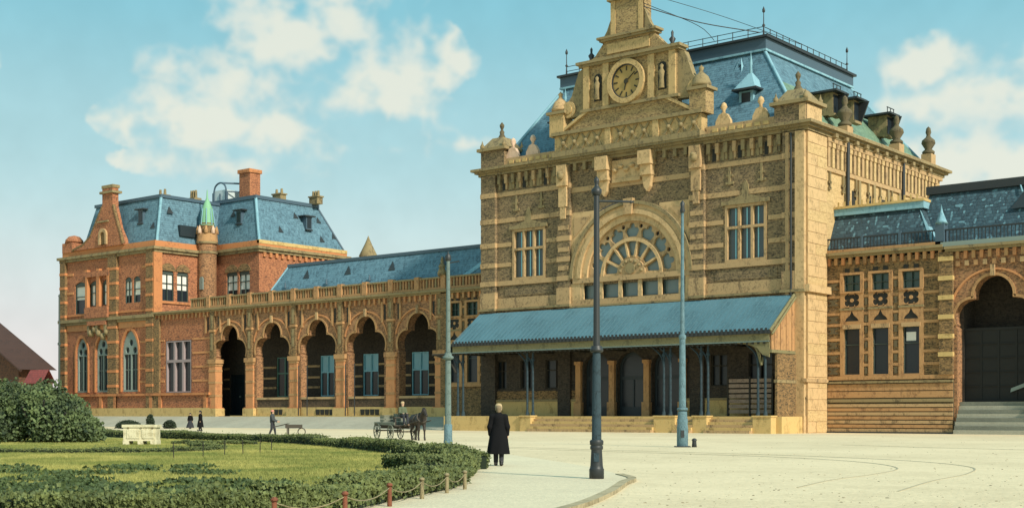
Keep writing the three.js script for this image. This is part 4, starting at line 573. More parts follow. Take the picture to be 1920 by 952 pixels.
// ------------------------------------------------------------------ corner pavilion at the far left
const pav = thing('corner_pavilion', 'red-brick corner pavilion with pointed gable, round turret and two blue mansard roofs', 'building', [-146, 0, 106]);
{
  const t = pav, v = 101.6, f = F(v), uL = -161.7, uA = -140.9, uE = -129.6, vB = 111, vR = 126.4, uB = -132.1, sA = S(uA), sB = S(uB), fB = F(vB);
  const top = 22.55;
  const goth = [[-158.3, -155.7], [-153.7, -150.9], [-147.9, -144.45]], up = [[-158.7, -156.0], [-155.15, -153.1], [-152.35, -150.7], [-147.4, -145.85], [-145.55, -144.0]];
  wall('front_wall', t, f, rect(uL, uA, 0, top), [...goth.map(([a, b]) => lancet(a, b, 4.4, 9.6)), ...up.map(([a, b], i) => segTop(a, b, i === 0 ? 14.9 : 15.8, 18.7, .45))], .8, M.redBrick);
  wall('side_wall', t, sA, rect(v + .8, vB + .5, 13.5, top), [[102.6, 104.45], [104.95, 106.7]].map(([a, b]) => segTop(a, b, 15.9, 19.4, .7)), .8, M.redBrick);
  wall('ground_floor_wall', t, f, rect(uA, uE, 0, 14), [rect(-138.6, -133.6, 4.2, 10.6)], .8, M.redBrick);
  wall('rear_block_front', t, fB, rect(uA - .8, uB, 13.5, top + .3), [[-138.55, -136.35], [-136.0, -133.9]].map(([a, b]) => segTop(a, b, 16.9, 19.6, .7)), .8, M.redBrick);
  part('rear_block_side', box(uB - .8, uB, 0, top + .3, vB + .8, vR), M.redBrick, t, 'plain sunlit brick side wall'); part('outer_wall', [box(uL, uL + .8, 0, top, v + .8, vR), box(uL + .8, uB - .8, 0, top, vR - .8, vR)], M.redBrick, t);
  part('terrace', box(uA, uE, 13.7, 14.0, v + .8, vB + .5), M.lead, t);
  // gothic windows with pale tracery
  for (const [a, b] of goth) {
    const m = (a + b) / 2, sp = 9.6, fm = part('window', ext(poly(lancet(a, b, 4.4, sp), [rect(a + .22, m - .1, 4.65, 9.2), rect(m + .1, b - .22, 4.65, 9.2), arcPts((a + m) / 2 + .05, 9.75, .42, 0, 340, 12), arcPts((b + m) / 2 - .05, 9.75, .42, 0, 340, 12), arcPts(m, 10.7, .42, 0, 340, 12)]), .25, f, -.15), M.framePale, t);
    part('pane', ext(poly(lancet(a + .1, b - .1, 4.5, sp)), .04, f, -.36), M.paneDark, fm);
    for (const k of [a + (m - a) / 2 + .06, b - (b - m) / 2 - .06]) part('glazing_bar', [fbox(f, k - .04, k + .04, 4.6, 9.2, -.36, -.28), fbox(f, k - .5, k + .5, 7.2, 7.28, -.36, -.28)], M.framePale, fm);
    const o = lancet(a - .35, b + .35, 4.4, sp).slice(1), q = lancet(a - .05, b + .05, 4.4, sp).slice(1).reverse(); part('window_arch', ext(poly([...o, V2(a - .35, 4.4), V2(a - .05, 4.4), ...q]), .25, f, .12), M.redStone, t);
  }
  up.forEach(([a, b], i) => windowUnit(t, f, a - .04, b + .04, i === 0 ? 14.85 : 15.75, 19.2, { n: i > 0 && i < 4 && i !== 2 ? 2 : 1, rows: [.62, .38], fw: .14, mw: .07, frame: M.frameDark, pane: i === 1 || i === 2 ? M.blind : M.paneDark, blind: i > 2 || i === 0 ? 1.9 : 0, out: -.12, rise: .5, top: (x, y, c, d) => segTop(x, y, c, d - .5, .5) }));
  const sw = (ff, list, w0, w1) => list.forEach(([a, b]) => { windowUnit(t, ff, a - .04, b + .04, w0 - .05, w1, { n: 2, rows: [.66, .34], fw: .12, mw: .08, frame: M.frameDark, pane: M.paneDark, blind: 2.0, out: -.12, rise: .65, top: (x, y, c, d) => segTop(x, y, c, d - .65, .65) }); part('arch_head', ext(poly([...segTop(a - .22, b + .22, w1 - .35, w1 - .1, .75).slice(0)], []), .12, ff, .08), M.linkBrick, t); part('sill', fbox(ff, a - .25, b + .25, w0 - .35, w0 - .05, -.1, .2), M.redStone, t); });
  sw(sA, [[102.6, 104.45], [104.95, 106.7]], 15.9, 20.05); sw(fB, [[-138.55, -136.35], [-136.0, -133.9]], 16.9, 20.25);
  windowUnit(t, f, -138.65, -133.55, 4.15, 10.65, { n: 3, rows: [.62, .38], fw: .2, mw: .34, frame: M.frameLilac, pane: M.paneDark, out: 0, depth: .45 });
  // courses
  part('plinth', fbox(f, uL - .1, uE, 0, 2.3, -.1, .45), M.ochre, t, 'pale ochre plinth'); part('plinth_moulding', fbox(f, uL - .2, uE, 3.85, 4.15, -.1, .5), M.redStone, t); part('lower_panel', [fbox(f, uL, uE, 2.3, 3.85, -.1, .25)], M.redBrick, t);
  for (const u of [-158.9, -152.2, -149.0, -141.3, -139.4, -130.4]) part('plinth_post', fbox(f, u - .3, u + .3, 2.2, 3.9, -.1, .42), M.redStone, t);
  part('floor_cornice', [fbox(f, uL - .3, uA + .3, 13.75, 14.15, -.1, .55), fbox(f, uL - .2, uA + .3, 13.4, 13.75, -.1, .3)], M.cornice, t); part('floor_band', fbox(f, uL, uA, 12.6, 13.4, -.1, .1), M.pier, t);
  part('upper_band', [fbox(f, uL, uA, 14.6, 14.85, -.1, .12)], M.redStone, t);
  for (const w of [20.1, 17.6]) for (const [a, b] of [[uL, -159.0], [-143.6, uA]]) part('upper_band', fbox(f, a, b, w, w + .3, -.1, .08), M.pier, t);
  for (let i = 0; i < 4; i++) { const w = 5.5 + i * 1.7; part('stone_band', [fbox(f, -133.3, uE, w, w + .25, -.1, .06), fbox(f, uA, -138.9, w, w + .25, -.1, .06), fbox(f, -144.0, uA, w, w + .25, -.1, .06)], M.pier, t); }
  for (const [a, b] of [[uL - .02, -160.5], [-150.6, -148.7], [-142.3, uA + .02]]) { part('pilaster', fbox(f, a, b, 2.3, top, -.1, .4), M.linkBrick, t); for (let w = 5; w < 22; w += 1.9) part('quoin', fbox(f, a - .04, b + .04, w, w + .34, -.1, .45), M.redStone, t); }
  part('corner_strip', fbox(sA, v - .36, v + .9, 14.2, top - .62, -.1, .26), M.redStone, t); part('corner_pier', fbox(f, -140.9, -139.7, 2.3, 13.4, -.1, .3), M.linkBrick, t);
  const crown = (u0, u1, v0, v1, w) => { part('cornice', [box(u0 - .55, u1 + .55, w - .15, w + .2, v0 - .55, v1 + .3), box(u0 - .3, u1 + .3, w - .5, w - .15, v0 - .3, v1 + .2)], M.cornice, t); part('parapet', box(u0, u1, w + .2, w + 1.0, v0, v1), M.redStone, t); };
  crown(uL, uA, v, vB, top - .1); crown(-158, uB, vB, vR, top + .15);
  for (let i = 0; i < 16; i++) { part('corbel', fbox(sB, vB + .6 + i, vB + 1.0 + i, 21.6, 22.2, -.1, .25), M.redStone, t); }
  // first-floor bay with two windows and a balcony on brackets
  part('oriel_base', [fbox(f, -155.5, -150.3, 14.15, 15.6, -.1, .7), fbox(f, -155.0, -150.8, 13.2, 13.75, -.1, .6)], M.redBrick, t); for (const u of [-154.9, -153.0, -151.1]) part('oriel_bracket', ext(poly([V2(u - .25, 13.3), V2(u + .25, 13.3), V2(u + .2, 12.4), V2(u, 11.8), V2(u - .2, 12.4)]), .5, f, .5), M.cornice, t);
  part('carved_tympanum', [0, 1, 2, 3, 4].map((i) => ball(-154.6 + i * .9, 12.2 + .5 * Math.sin(i * 1.6), v - .12, .5)), M.cornice, t);
  for (const [a, b] of [[-155.6, -155.15], [-150.7, -150.25], [-153.05, -152.4]]) part('oriel_shaft', fbox(f, a, b, 15.6, 20.6, -.1, .48), M.redStone, t);
  part('oriel_head', [fbox(f, -155.7, -150.2, 19.6, 20.3, -.1, .5)], M.redBrick, t);
  // gable
  const G = f; part('gable', ext(poly([V2(-159.0, 23.4), V2(-147.3, 23.4), V2(-147.6, 24.1), V2(-148.6, 25.6), V2(-149.3, 27.6), V2(-149.7, 28.6), V2(-149.7, 31.0), V2(-152.0, 31.0), V2(-152.0, 28.6), V2(-153.0, 27.0), V2(-154.8, 24.9), V2(-156.6, 23.9)]), .9, G, .25), M.redBrick, t);
  part('gable_coping', [bar([-159, 23.5, v - .1], [-156.6, 24.0, v - .1], .22), bar([-156.6, 24.0, v - .1], [-154.8, 25.0, v - .1], .22), bar([-154.8, 25, v - .1], [-152.1, 28.7, v - .1], .22), bar([-147.5, 23.5, v - .1], [-149.2, 27.5, v - .1], .22), bar([-149.2, 27.5, v - .1], [-149.7, 28.7, v - .1], .22)], M.linkBrick, t);
  part('gable_cap', [fbox(G, -152.3, -149.4, 30.3, 30.6, -1, .5), fbox(G, -152.1, -149.6, 31.0, 31.4, -.8, .3)], M.cornice, t); part('gable_niche', ext(poly(roundTop(-152.6, -150.8, 23.7, 24.9), [roundTop(-152.25, -151.15, 23.7, 24.8)]), .25, G, .5), M.buff, t); part('niche_recess', ext(poly(roundTop(-152.25, -151.15, 23.7, 24.8)), .05, G, .3), M.linkBrick, t); part('gable_sill', fbox(G, -152.9, -150.5, 26.6, 26.8, -.1, .45), M.cornice, t);
  part('corner_turret', [box(-161.6, -159.2, 23.3, 24.6, v - .1, v + 2.2)], M.redBrick, t); part('corner_turret_cap', lathe(-160.4, 24.6, v + 1, [[0, 0], [1.25, 0], [1.15, .5], [.75, .95], [0, 1.15]], 12), M.redBrick, t);
  // roofs
  const rA = part('roof', frustum(uL + 4, uA - .3, v + .5, vB + 2, 23.4, uL + 5, uA - 1.5, v + 2.0, vB + 2, 29.3), M.slateBlue, t), rB = part('roof', frustum(-158, uB - .3, vB + .3, vR - .3, 23.7, -157, uB - 3.0, vB + 2.0, vR - 2.7, 29.6), M.slateBlue, t);
  part('roof_edge', [box(uL + 4.8, uA - 1.3, 29.2, 29.6, v + 1.8, vB + 2)], M.lead, rA); part('roof_edge', [box(-157.2, uB - 2.8, 29.5, 29.95, vB + 1.8, vR - 2.5)], M.lead, rB);
  part('hip', hip([uA - .3, 23.4, v + .5], [uA - 1.5, 29.3, v + 2], .2), M.zinc, rA); part('hip', hip([uB - .3, 23.7, vB + .3], [uB - 3, 29.6, vB + 2], .2), M.zinc, rB); part('hip', hip([uB - .3, 23.7, vR - .3], [uB - 3, 29.6, vR - 2.7], .14), M.lead, rB);
  const lucarne = (r, u, w, vv, side) => { const ff = side ? S(u) : F(vv), c = side ? vv : u; const d = part('dormer', side ? box(u - 1.2, u, w, w + 1.7, c - .5, c + .5) : box(c - .5, c + .5, w, w + 1.7, vv, vv + 1.2), M.lead, r); part('dormer_roof', side ? box(u - 1.3, u + .3, w + 1.7, w + 1.85, c - .95, c + .95) : box(c - .95, c + .95, w + 1.7, w + 1.85, vv - .3, vv + 1.2), M.iron, d); part('dormer_window', fbox(ff, c - .32, c + .32, w + .2, w + 1.5, 0, .05), M.paneDark, d); part('dormer_sill', fbox(ff, c - .55, c + .55, w - .15, w, -.2, .15), M.iron, d); };
  lucarne(rA, -145.6, 26.1, v + 1.15, false); lucarne(rB, -137.2, 26.3, vB + .9, false); lucarne(rB, -133.2, 26.1, 120.5, true);
  part('dormer', [box(uA - 1.2, uA - .2, 24.4, 25.8, 105.6, 108.2)], M.doorDark, rA, 'wide dark dormer');
  const tri = (r, a, b, c) => part('roof_vent', slopeFace(0, a, b, c), M.iron, r);
  tri(rA, [uA - .8, 27.2, 104.0], [uA - .8, 27.2, 105.0], [uA - 1.1, 28.2, 104.5]); tri(rA, [-143.2, 25.2, v + .85], [-142.2, 25.2, v + .85], [-142.7, 26, v + 1.05]);
  for (const [q, w] of [[115.5, 25.2], [119, 27.5], [122.5, 24.6], [125.0, 25.3], [123, 27.3]]) tri(rB, [uB - .3 - (w - 23.7) * .46 + .08, w, q - .45], [uB - .3 - (w - 23.7) * .46 + .08, w, q + .45], [uB - .3 - (w + .9 - 23.7) * .46 + .08, w + .9, q]);
  tri(rB, [-139.4, 27.4, vB + 1.25], [-138.4, 27.4, vB + 1.25], [-138.9, 28.3, vB + 1.5]);
  part('eaves_wall', [box(uB - .4, uB + .05, 23.3, 23.75, vB, vR)], M.ochre, rB);
  // stair turret in the angle
  const tu = -140.25, tv = 109.2; const tr = part('stair_turret', [new THREE.CylinderGeometry(1.2, 1.2, 10.2, 16).translate(tu, 18.6, -tv)], M.wingBrick, t);
  for (const [a, b, q] of [[22.3, 22.6, 1.32], [23.6, 23.85, 1.4], [16.2, 16.5, 1.28]]) part('turret_ring', cyl(tu, a, b, tv, q, q, 16), M.cornice, tr); part('turret_parapet', cyl(tu, 23.85, 24.9, tv, 1.38, 1.3, 16), M.linkStone, tr);
  for (let i = 0; i < 8; i++) { const a = i * Math.PI / 4; part('merlon', lathe(tu + 1.2 * Math.cos(a), 24.9, tv + 1.2 * Math.sin(a), [[0, 0], [.3, 0], [.24, .5], [.12, .9], [0, 1.1]], 6), i % 2 ? M.linkStone : M.pinkStone, tr); }
  part('lantern', cyl(tu, 24.9, 26.3, tv, .95, .95, 8), M.linkBrick, tr); part('spire', lathe(tu, 26.0, tv, [[1.0, 0], [.86, .3], [.70, 2.2], [.42, 2.9], [.12, 3.6], [.06, 4.6], [0, 4.7]], 8), M.copper, tr, 'green copper cap'); for (let i = 0; i < 8; i++) { const a = i * Math.PI / 4; part('spire_rib', bar([tu + .98 * Math.cos(a), 26.1, tv + .98 * Math.sin(a)], [tu + .70 * Math.cos(a), 28.2, tv + .70 * Math.sin(a)], .07, 5), M.zinc, tr); }
  part('turret_window', ext(poly(roundTop(tu, tu + .7, 17.6, 18.9)), .15, F(tv - 1.2), .06), M.framePale, tr);
  // chimneys and roof lantern
  const ch = part('chimney', box(-142.6, -140.4, 29, 34.2, 116.4, 118.2), M.redBrick, rB); part('chimney_cap', box(-142.75, -140.25, 34.0, 34.5, 116.2, 118.4), M.redStone, ch);
  const pot = (r, u, vv, w, h, n) => { const c = part('chimney_stack', [box(u - .8, u + .8, w, w + h * .55, vv - .5, vv + .5), box(u - .95, u + .95, w + h * .5, w + h * .6, vv - .6, vv + .6)], M.cornice, r); for (let i = 0; i < n; i++) part('chimney_pot', cyl(u - .5 + i * (1 / Math.max(1, n - 1)), w + h * .6, w + h, vv, .2, .15, 8), M.cornice, c); };
  pot(rA, -151.3 + 3.2, 108, 29.5, 1.9, 2); pot(rB, -150.0, 114.5, 29.6, 2.7, 3); pot(rB, -136.3, 118.0, 29.9, 1.6, 2); pot(rB, -134.6, 123.0, 29.9, 1.8, 3);
  part('rear_finial', lathe(-128.6, 19, 127, [[0, 0], [1.0, 0], [1.0, 3.4], [1.3, 3.8], [.9, 4.6], [.5, 5.4], [.2, 6.1], [0, 6.6]], 10), M.cornice, t);
  const lan = part('roof_lantern', [box(-146.6, -146.3, 29.7, 31.6, 115, 115.3), box(-143.9, -143.6, 29.7, 31.6, 115, 115.3), tube([[-146.45, 31.6, 115.15], [-146.1, 32.5, 115.15], [-145.1, 32.9, 115.15], [-144.1, 32.5, 115.15], [-143.75, 31.6, 115.15]], .12, 10), bar([-145.1, 32.9, 115.15], [-142.6, 32.9, 118.5], .12), bar([-143.75, 31.6, 115.15], [-141.4, 31.6, 118.5], .1), bar([-145.1, 29.7, 115.15], [-145.1, 31.4, 115.15], .12)], M.lead, rB);
  part('lantern_glass', box(-146.3, -143.9, 30.2, 31.9, 115.2, 118), flat(.52, .60, .60, .4), lan);
}

// ------------------------------------------------------------------ paved bank before the left wing, island pavement, kerb, rails
{
  const bank = new THREE.ExtrudeGeometry(poly([V2(-101.4, 1.26), V2(-101.4, 0), V2(-95.0, 0), V2(-95.2, .1), V2(-100.2, 1.22)]), { depth: 110, bevelEnabled: false });
  bank.rotateY(-Math.PI / 2); // shape x becomes world z
  bank.translate(-84.6, 0, 0); structure('pavement', bank, M.apron);
  const kerb = [[-12.0, 15.2], [-12.98, 17.64], [-14.6, 20.8], [-15.8, 22.9], [-16.5, 24.1], [-17.3, 25.6], [-18.9, 27.3], [-22.0, 30.4], [-30, 37], [-42, 45.5], [-58, 53.5], [-86, 63], [-110, 60]];
  const isl = new THREE.CatmullRomCurve3(kerb.map(([u, v]) => new THREE.Vector3(u, 0, -v))).getPoints(90).map((p) => [p.x, -p.z]);
  structure('island_pavement', sheet([...isl, [-110, 5], [-14, 2]], .06, .2), M.walk);
  const kg = []; for (let i = 0; i < 44; i++) { const [a, b] = isl[i], [c, d] = isl[i + 1], L2 = Math.hypot(c - a, d - b), g = new THREE.BoxGeometry(L2 - .012, .2, .2); g.rotateY(Math.atan2(d - b, c - a)); g.translate((a + c) / 2, -.02, -(b + d) / 2); kg.push(g); }
  const kerbRoot = structure('kerb', new THREE.BoxGeometry(.01, .01, .01).translate(-13, -.2, -17), M.cornice);
  for (const g of kg) { const m = new THREE.Mesh(boxUV(g), M.kerb ?? (M.kerb = stone([.40, .33, .20], [.22, .18, .10], 431))); m.name = 'kerbstone'; m.castShadow = m.receiveShadow = true; kerbRoot.add(m); }
  const rail = (pts, name) => structure(name, (() => { const c = new THREE.CatmullRomCurve3(pts.map(([u, v]) => new THREE.Vector3(u, 0, -v))), P = c.getPoints(60), s = []; for (let i = 0; i < 60; i++) { const d = P[i + 1].clone().sub(P[i]), n = new THREE.BoxGeometry(d.length() + .01, .02, .05); n.rotateY(Math.atan2(-d.z, d.x)); n.translate((P[i].x + P[i + 1].x) / 2, .0, (P[i].z + P[i + 1].z) / 2); s.push(n); } return s; })(), M.railIron ?? (M.railIron = flat(.40, .34, .22, .6)));
  rail([[-13.0, 25.4], [-13.9, 29], [-14.3, 32], [-15.5, 36.4], [-18.6, 40.4], [-23.5, 43.2], [-32, 45], [-44, 47.5]], 'tram_rail'); rail([[-29.2, 61.84], [-23.66, 59.56], [-17.45, 57.77]], 'tram_rail_002'); rail([[-10.8, 25.4], [-11.9, 30], [-12.6, 34], [-14.2, 38.5], [-17.6, 42.2], [-23, 44.8], [-32, 46.5], [-44, 49]], 'tram_rail_001');
}

{
  const r = rng(801), n = 2600, ca = Math.cos(YAW), sa = Math.sin(YAW), m = new THREE.InstancedMesh(new THREE.IcosahedronGeometry(1, 0), stone([.42, .34, .22], [.16, .12, .08], 811, 1), n), q = new THREE.Object3D(), c = new THREE.Color();
  for (let i = 0; i < n; i++) { const z = 21 + 75 * r() ** 1.6, k = ((620 + 1350 * r()) - 960) / 2500 * z; q.position.set(-z * sa + k * ca + 20, .0, -(z * ca + k * sa) + 30); const s = .006 + .02 * r() ** 5; q.scale.set(s * 1.6, s * .7, s * 1.3); q.rotation.y = r() * 6; q.updateMatrix(); m.setMatrixAt(i, q.matrix); const t = .5 + r(); c.setRGB(t, t, t * .95); m.setColorAt(i, c); }
  m.name = 'stones'; m.userData.kind = 'stuff'; m.castShadow = m.receiveShadow = true; const t = thing('gravel', 'loose grit and small stones scattered over the sandy square', 'gravel', [-20, .0, 30]); t.userData.kind = 'stuff'; t.add(m);
}

// ------------------------------------------------------------------ garden: lawn, hedges, big shrub
const curve = (pts, n) => new THREE.CatmullRomCurve3(pts.map(([u, v]) => new THREE.Vector3(u, 0, -v)), false, 'centripetal').getPoints(n);
const leafGeo = (() => { const g = new THREE.BufferGeometry(), p = [0, 0, 0, -.5, .45, .12, 0, .5, 0, 0, 0, 0, 0, .5, 0, .5, .45, .12, -.5, .45, .12, 0, 1, .18, 0, .5, 0, 0, .5, 0, 0, 1, .18, .5, .45, .12]; g.setAttribute('position', new THREE.Float32BufferAttribute(p, 3)); g.computeVertexNormals(); g.setAttribute('uv', new THREE.Float32BufferAttribute(new Float32Array(24), 2)); return g; })();
M.leaf = std({ color: 0xffffff, roughness: .75 }); M.grass = std({ color: 0xffffff, roughness: .85 });
function leafCloud(name, spots, parent, r, tones, sizes, mat = M.leaf, geo = leafGeo) {
  const m = new THREE.InstancedMesh(geo, mat, spots.length), q = new THREE.Object3D(), c = new THREE.Color(), o = rootOf(parent).position; m.name = name; m.castShadow = m.receiveShadow = true; m.userData.kind = 'stuff';
  spots.forEach((p, i) => {
    q.position.set(p[0] - o.x, p[1] - o.y, -p[2] - o.z); q.rotation.set((r() - .5) * 2.4, r() * 6.28, (r() - .5) * 2.4); const s = lerp(sizes[0], sizes[1], r()); q.scale.set(s, s, s); q.updateMatrix(); m.setMatrixAt(i, q.matrix);
    const t = p[3] ?? r(), k = mix3(tones[0], tones[1], clamp(t * .7 + r() * .45 - .1)); c.setRGB(...k); m.setColorAt(i, c);
  });
  parent.add(m); return m;
}
function hedge(label, pts, width, height, n, seed, group, base = .05) {
  const r = rng(seed), P = curve(pts, 120), mid = P[60], t = thing('hedge', label, 'hedge', [mid.x, base, -mid.z], group), spots = [], core = [];
  const at = (s) => { const i = Math.min(119, Math.floor(s * 120)), a = P[i], b = P[i + 1], d = b.clone().sub(a).normalize(), f = s * 120 - i; return [lerp(a.x, b.x, f), -lerp(a.z, b.z, f), d.z, d.x]; };   // point and its normal in (u,v)
  const wob = (s) => .84 + .28 * (fbm3(s * 60, seed, 0, 3) - .5) + (hash3(Math.floor(s * 17), seed, 3) > .6 ? .2 : 0);
  for (let i = 0; i < 120; i++) { const a = P[i], b = P[i + 1], d = b.clone().sub(a), k = wob(i / 120), g = new THREE.BoxGeometry(d.length() + .06, height * k * .86, width * .8 * (.9 + .2 * ((i * 7) % 5) / 5)); g.rotateY(Math.atan2(-d.z, d.x)); g.translate((a.x + b.x) / 2, base + height * k * .42, (a.z + b.z) / 2); core.push(g); }
  part('core', core, M.hedgeCore ?? (M.hedgeCore = flat(.012, .022, .010, .95)), t);
  for (let i = 0; i < n; i++) { const s = r(), [u, v, nu, nv] = at(s), k = wob(s), face = r(); let x, y; if (face < .45) { x = (r() - .5) * width; y = height * k * (.9 + .16 * r()); } else { x = (r() < .5 ? -1 : 1) * width * (.42 + .12 * r()); y = height * k * Math.sqrt(r()); } const cl = .6 * fbm3(u * 2.2, y * 3, v * 2.2, 2) + .4 * fbm3(u * .6, 3, v * .6, 2); if (r() < .012) y += .05 + .1 * r(); spots.push([u + nu * x, base + y, v + nv * x, clamp(cl * 1.3 - .2 + .15 * (y / height))]); }
  leafCloud('leaves', spots, t, r, [[.018, .036, .013], [.175, .205, .06]], [.03, .085]); return t;
}
const backLine = [[-92, 60], [-80, 53.5], [-73.4, 49.9], [-64.7, 47.8], [-58.8, 46.6], [-52.4, 45.0], [-44.7, 41.5], [-36.9, 37.0], [-31.2, 33.4], [-26.4, 29.9], [-23.4, 27.1]], frontLine = [[-19.1, 21.47], [-17.79, 19.44], [-17.25, 18.32], [-16.44, 16.76], [-15.56, 15.05], [-14.44, 13.03], [-14.27, 12.34], [-14.23, 11.85], [-14.49, 11.31], [-14.82, 10.86], [-15.29, 10.48], [-16.16, 9.97], [-21, 9.4]];
hedge('long low clipped hedge along the far side of the lawn', backLine, .8, .45, 34000, 501, 'hedges round the lawn');
hedge('rounded hedge tip where the two lawn hedges meet beside the walking person', [[-23.6, 27.0], [-22.2, 25.2], [-20.9, 23.6], [-19.4, 21.5], [-18.1, 19.5]], .7, .52, 13000, 502, 'hedges round the lawn');
hedge('dense leafy hedge in the foreground behind the short posts', frontLine, .66, .42, 46000, 503, 'hedges round the lawn');
hedge('thin dark edging hedge curving round the big shrub', [[-62, 27], [-50, 25.5], [-43.5, 28.3], [-41.9, 31.2], [-43.5, 34.5], [-50, 38]], .4, .2, 7000, 504, 'low edging hedges'); hedge('thin dark edging strip on the far lawn', [[-53, 39.2], [-51, 40.6], [-49.4, 41.3]], .4, .2, 2500, 505, 'low edging hedges');
hedge('short cross hedge inside the rounded tip of the lawn', [[-25.0, 25.6], [-23.2, 24.6], [-21.0, 23.6]], .6, .42, 4000, 506, 'low edging hedges');
{
  const lawnPts = [...curve(backLine, 40).map((p) => [p.x, -p.z]), [-20.6, 23.6], ...curve(frontLine, 30).map((p) => [p.x, -p.z]), [-40, 8], [-80, 20], [-98, 45]];
  const a = pn(4, 601), b = pn(17, 602), c = pn(100, 603);
  M.lawn = std({ map: texture(1024, 11, (u, v) => { let k = mix3([.26, .265, .060], [.135, .175, .040], clamp((a(u, v) - .4) * .9 + (b(u, v) - .5) * .9 + (c(u, v) - .5) * 1.1)); return mix3(k, [.34, .31, .09], clamp((.42 - b(u, v)) * 1.2 + (c(u, v) - .62))); }), bumpMap: texture(512, 2.5, (u, v) => [c(u, v)], false), bumpScale: .04, roughness: .95 });
  structure('lawn', sheet(lawnPts, .075, .03), M.lawn);
  const inside = (x, y) => { let k = false; for (let i = 0, j = lawnPts.length - 1; i < lawnPts.length; j = i++) { const [xi, yi] = lawnPts[i], [xj, yj] = lawnPts[j]; if ((yi > y) !== (yj > y) && x < (xj - xi) * (y - yi) / (yj - yi) + xi) k = !k; } return k; };
  const r = rng(611), blade = []; for (let i = 0; i < 5; i++) { const q = i * 1.26, R = .25, x = Math.cos(q) * R * .5, z = Math.sin(q) * R * .5; blade.push(x - .07, 0, z, x + .07, 0, z + .02, x + Math.cos(q) * .35, .7 + .3 * (i % 2), z + Math.sin(q) * .35); }
  const tuft = new THREE.BufferGeometry(); tuft.setAttribute('position', new THREE.Float32BufferAttribute(blade, 3)); tuft.computeVertexNormals(); tuft.setAttribute('uv', new THREE.Float32BufferAttribute(new Float32Array(30), 2));
  const gr = thing('grass', 'short yellow-green grass covering the round lawn', 'grass', [-40, .07, 30]); gr.userData.kind = 'stuff'; const spots = [];
  const ca = Math.cos(YAW), sa = Math.sin(YAW);
  while (spots.length < 110000) { const z = 17 + 62 * r() ** 1.5, px = r() * 960, k = (px - 960) / 2500 * z, u = -z * sa + k * ca, v = z * ca + k * sa; if (inside(u, v)) spots.push([u, .07, v, clamp(fbm3(u * .5, v * .5, 3, 3) * 1.5 - .25)]); }
  const im = new THREE.InstancedMesh(tuft, M.grass, spots.length), q = new THREE.Object3D(), c2 = new THREE.Color();
  spots.forEach((p, i) => { q.position.set(p[0] + 40, 0, -p[2] + 30); q.rotation.set((r() - .5) * .5, r() * 6.28, (r() - .5) * .5); const s = .05 + .06 * r(); q.scale.set(s * 1.3, s, s * 1.3); q.updateMatrix(); im.setMatrixAt(i, q.matrix); c2.setRGB(...mix3([.13, .17, .035], [.42, .38, .11], clamp(p[3] + .35 * (r() - .5)))); im.setColorAt(i, c2); }); im.name = 'blades'; im.userData.kind = 'stuff'; im.castShadow = im.receiveShadow = true; gr.add(im);
  // rough dark planting at the lower left
  const gc = thing('ground_cover', 'rough dark leafy ground cover in the lower left corner of the lawn', 'ground cover', [-24, .07, 17]); gc.userData.kind = 'stuff'; const sp2 = [];
  while (sp2.length < 14000) { const z = 17.5 + 18 * r() ** 1.4, px = -40 + r() * 720, k = (px - 960) / 2500 * z, u = -z * sa + k * ca, v = z * ca + k * sa, cl = fbm3(u * .8, v * .8, 9, 3); if (inside(u, v) && cl > .40 + smooth(22, 34, z) * .26 + smooth(300, 660, px) * .2) sp2.push([u, .08 + .10 * r() * clamp(cl * 2 - .4), v, clamp(cl * 1.2 - .2)]); }
  leafCloud('leaves', sp2, gc, r, [[.014, .034, .012], [.09, .13, .035]], [.05, .12]);
  // the big shrub
  const sh = thing('shrub', 'large round dark-green shrub at the left edge of the garden', 'shrub', [-60.5, .07, 37.5]), lobes = [[-63.2, 36.4, 1.9, 1.2], [-61.6, 37.2, 1.75, 1.15], [-60.6, 37.4, 1.1, 1.15], [-62.4, 38.2, 1.95, 1.2], [-64.2, 37.4, 1.7, 1.5], [-60.9, 38.6, 1.3, 1.05], [-59.9, 38.4, .8, .95], [-60.2, 39.4, .55, .7], [-65.8, 35.7, 1.7, 1.6], [-62.8, 36.4, .9, 1.2]], sp3 = [];
  for (let i = 0; i < 9; i++) { const a = i * .7; part('stem', bar([-61.5 + Math.cos(a) * .3, .05, 37.5 + Math.sin(a) * .3], [-61.3 + Math.cos(a) * 1.9, 1.6 + .3 * (i % 3), 37.5 + Math.sin(a) * 1.5], .05, 6), M.timber, sh); }
  part('inner_mass', lobes.map(([u, v, w, q]) => { const g = new THREE.IcosahedronGeometry(q * .6, 2), p = g.attributes.position; for (let i = 0; i < p.count; i++) { const k = .75 + .5 * vnoise3(p.getX(i) * 3 + u, p.getY(i) * 3, p.getZ(i) * 3 + v); p.setXYZ(i, p.getX(i) * k, p.getY(i) * k, p.getZ(i) * k); } g.translate(u, w, -v); return g; }), M.hedgeCore, sh);
  for (let i = 0; i < 26000; i++) { const [u, v, w, q] = lobes[Math.floor(r() * lobes.length)], th = r() * 6.28, cy = r() * 2 - 1, s = Math.sqrt(1 - cy * cy); const nx = s * Math.cos(th), nz = s * Math.sin(th), d = q * (.62 + .46 * r()) * (.78 + .5 * fbm3(u + nx * 2.4, cy * 2.4 + w, v + nz * 2.4, 3)), y = w + cy * d; if (y > .15) sp3.push([u + nx * d, y, v + nz * d, clamp(fbm3((u + nx * d) * 1.6, y * 1.6, (v + nz * d) * 1.6, 2) * 1.6 - .35)]); }
  leafCloud('leaves', sp3, sh, r, [[.012, .028, .012], [.15, .20, .07]], [.09, .21]);
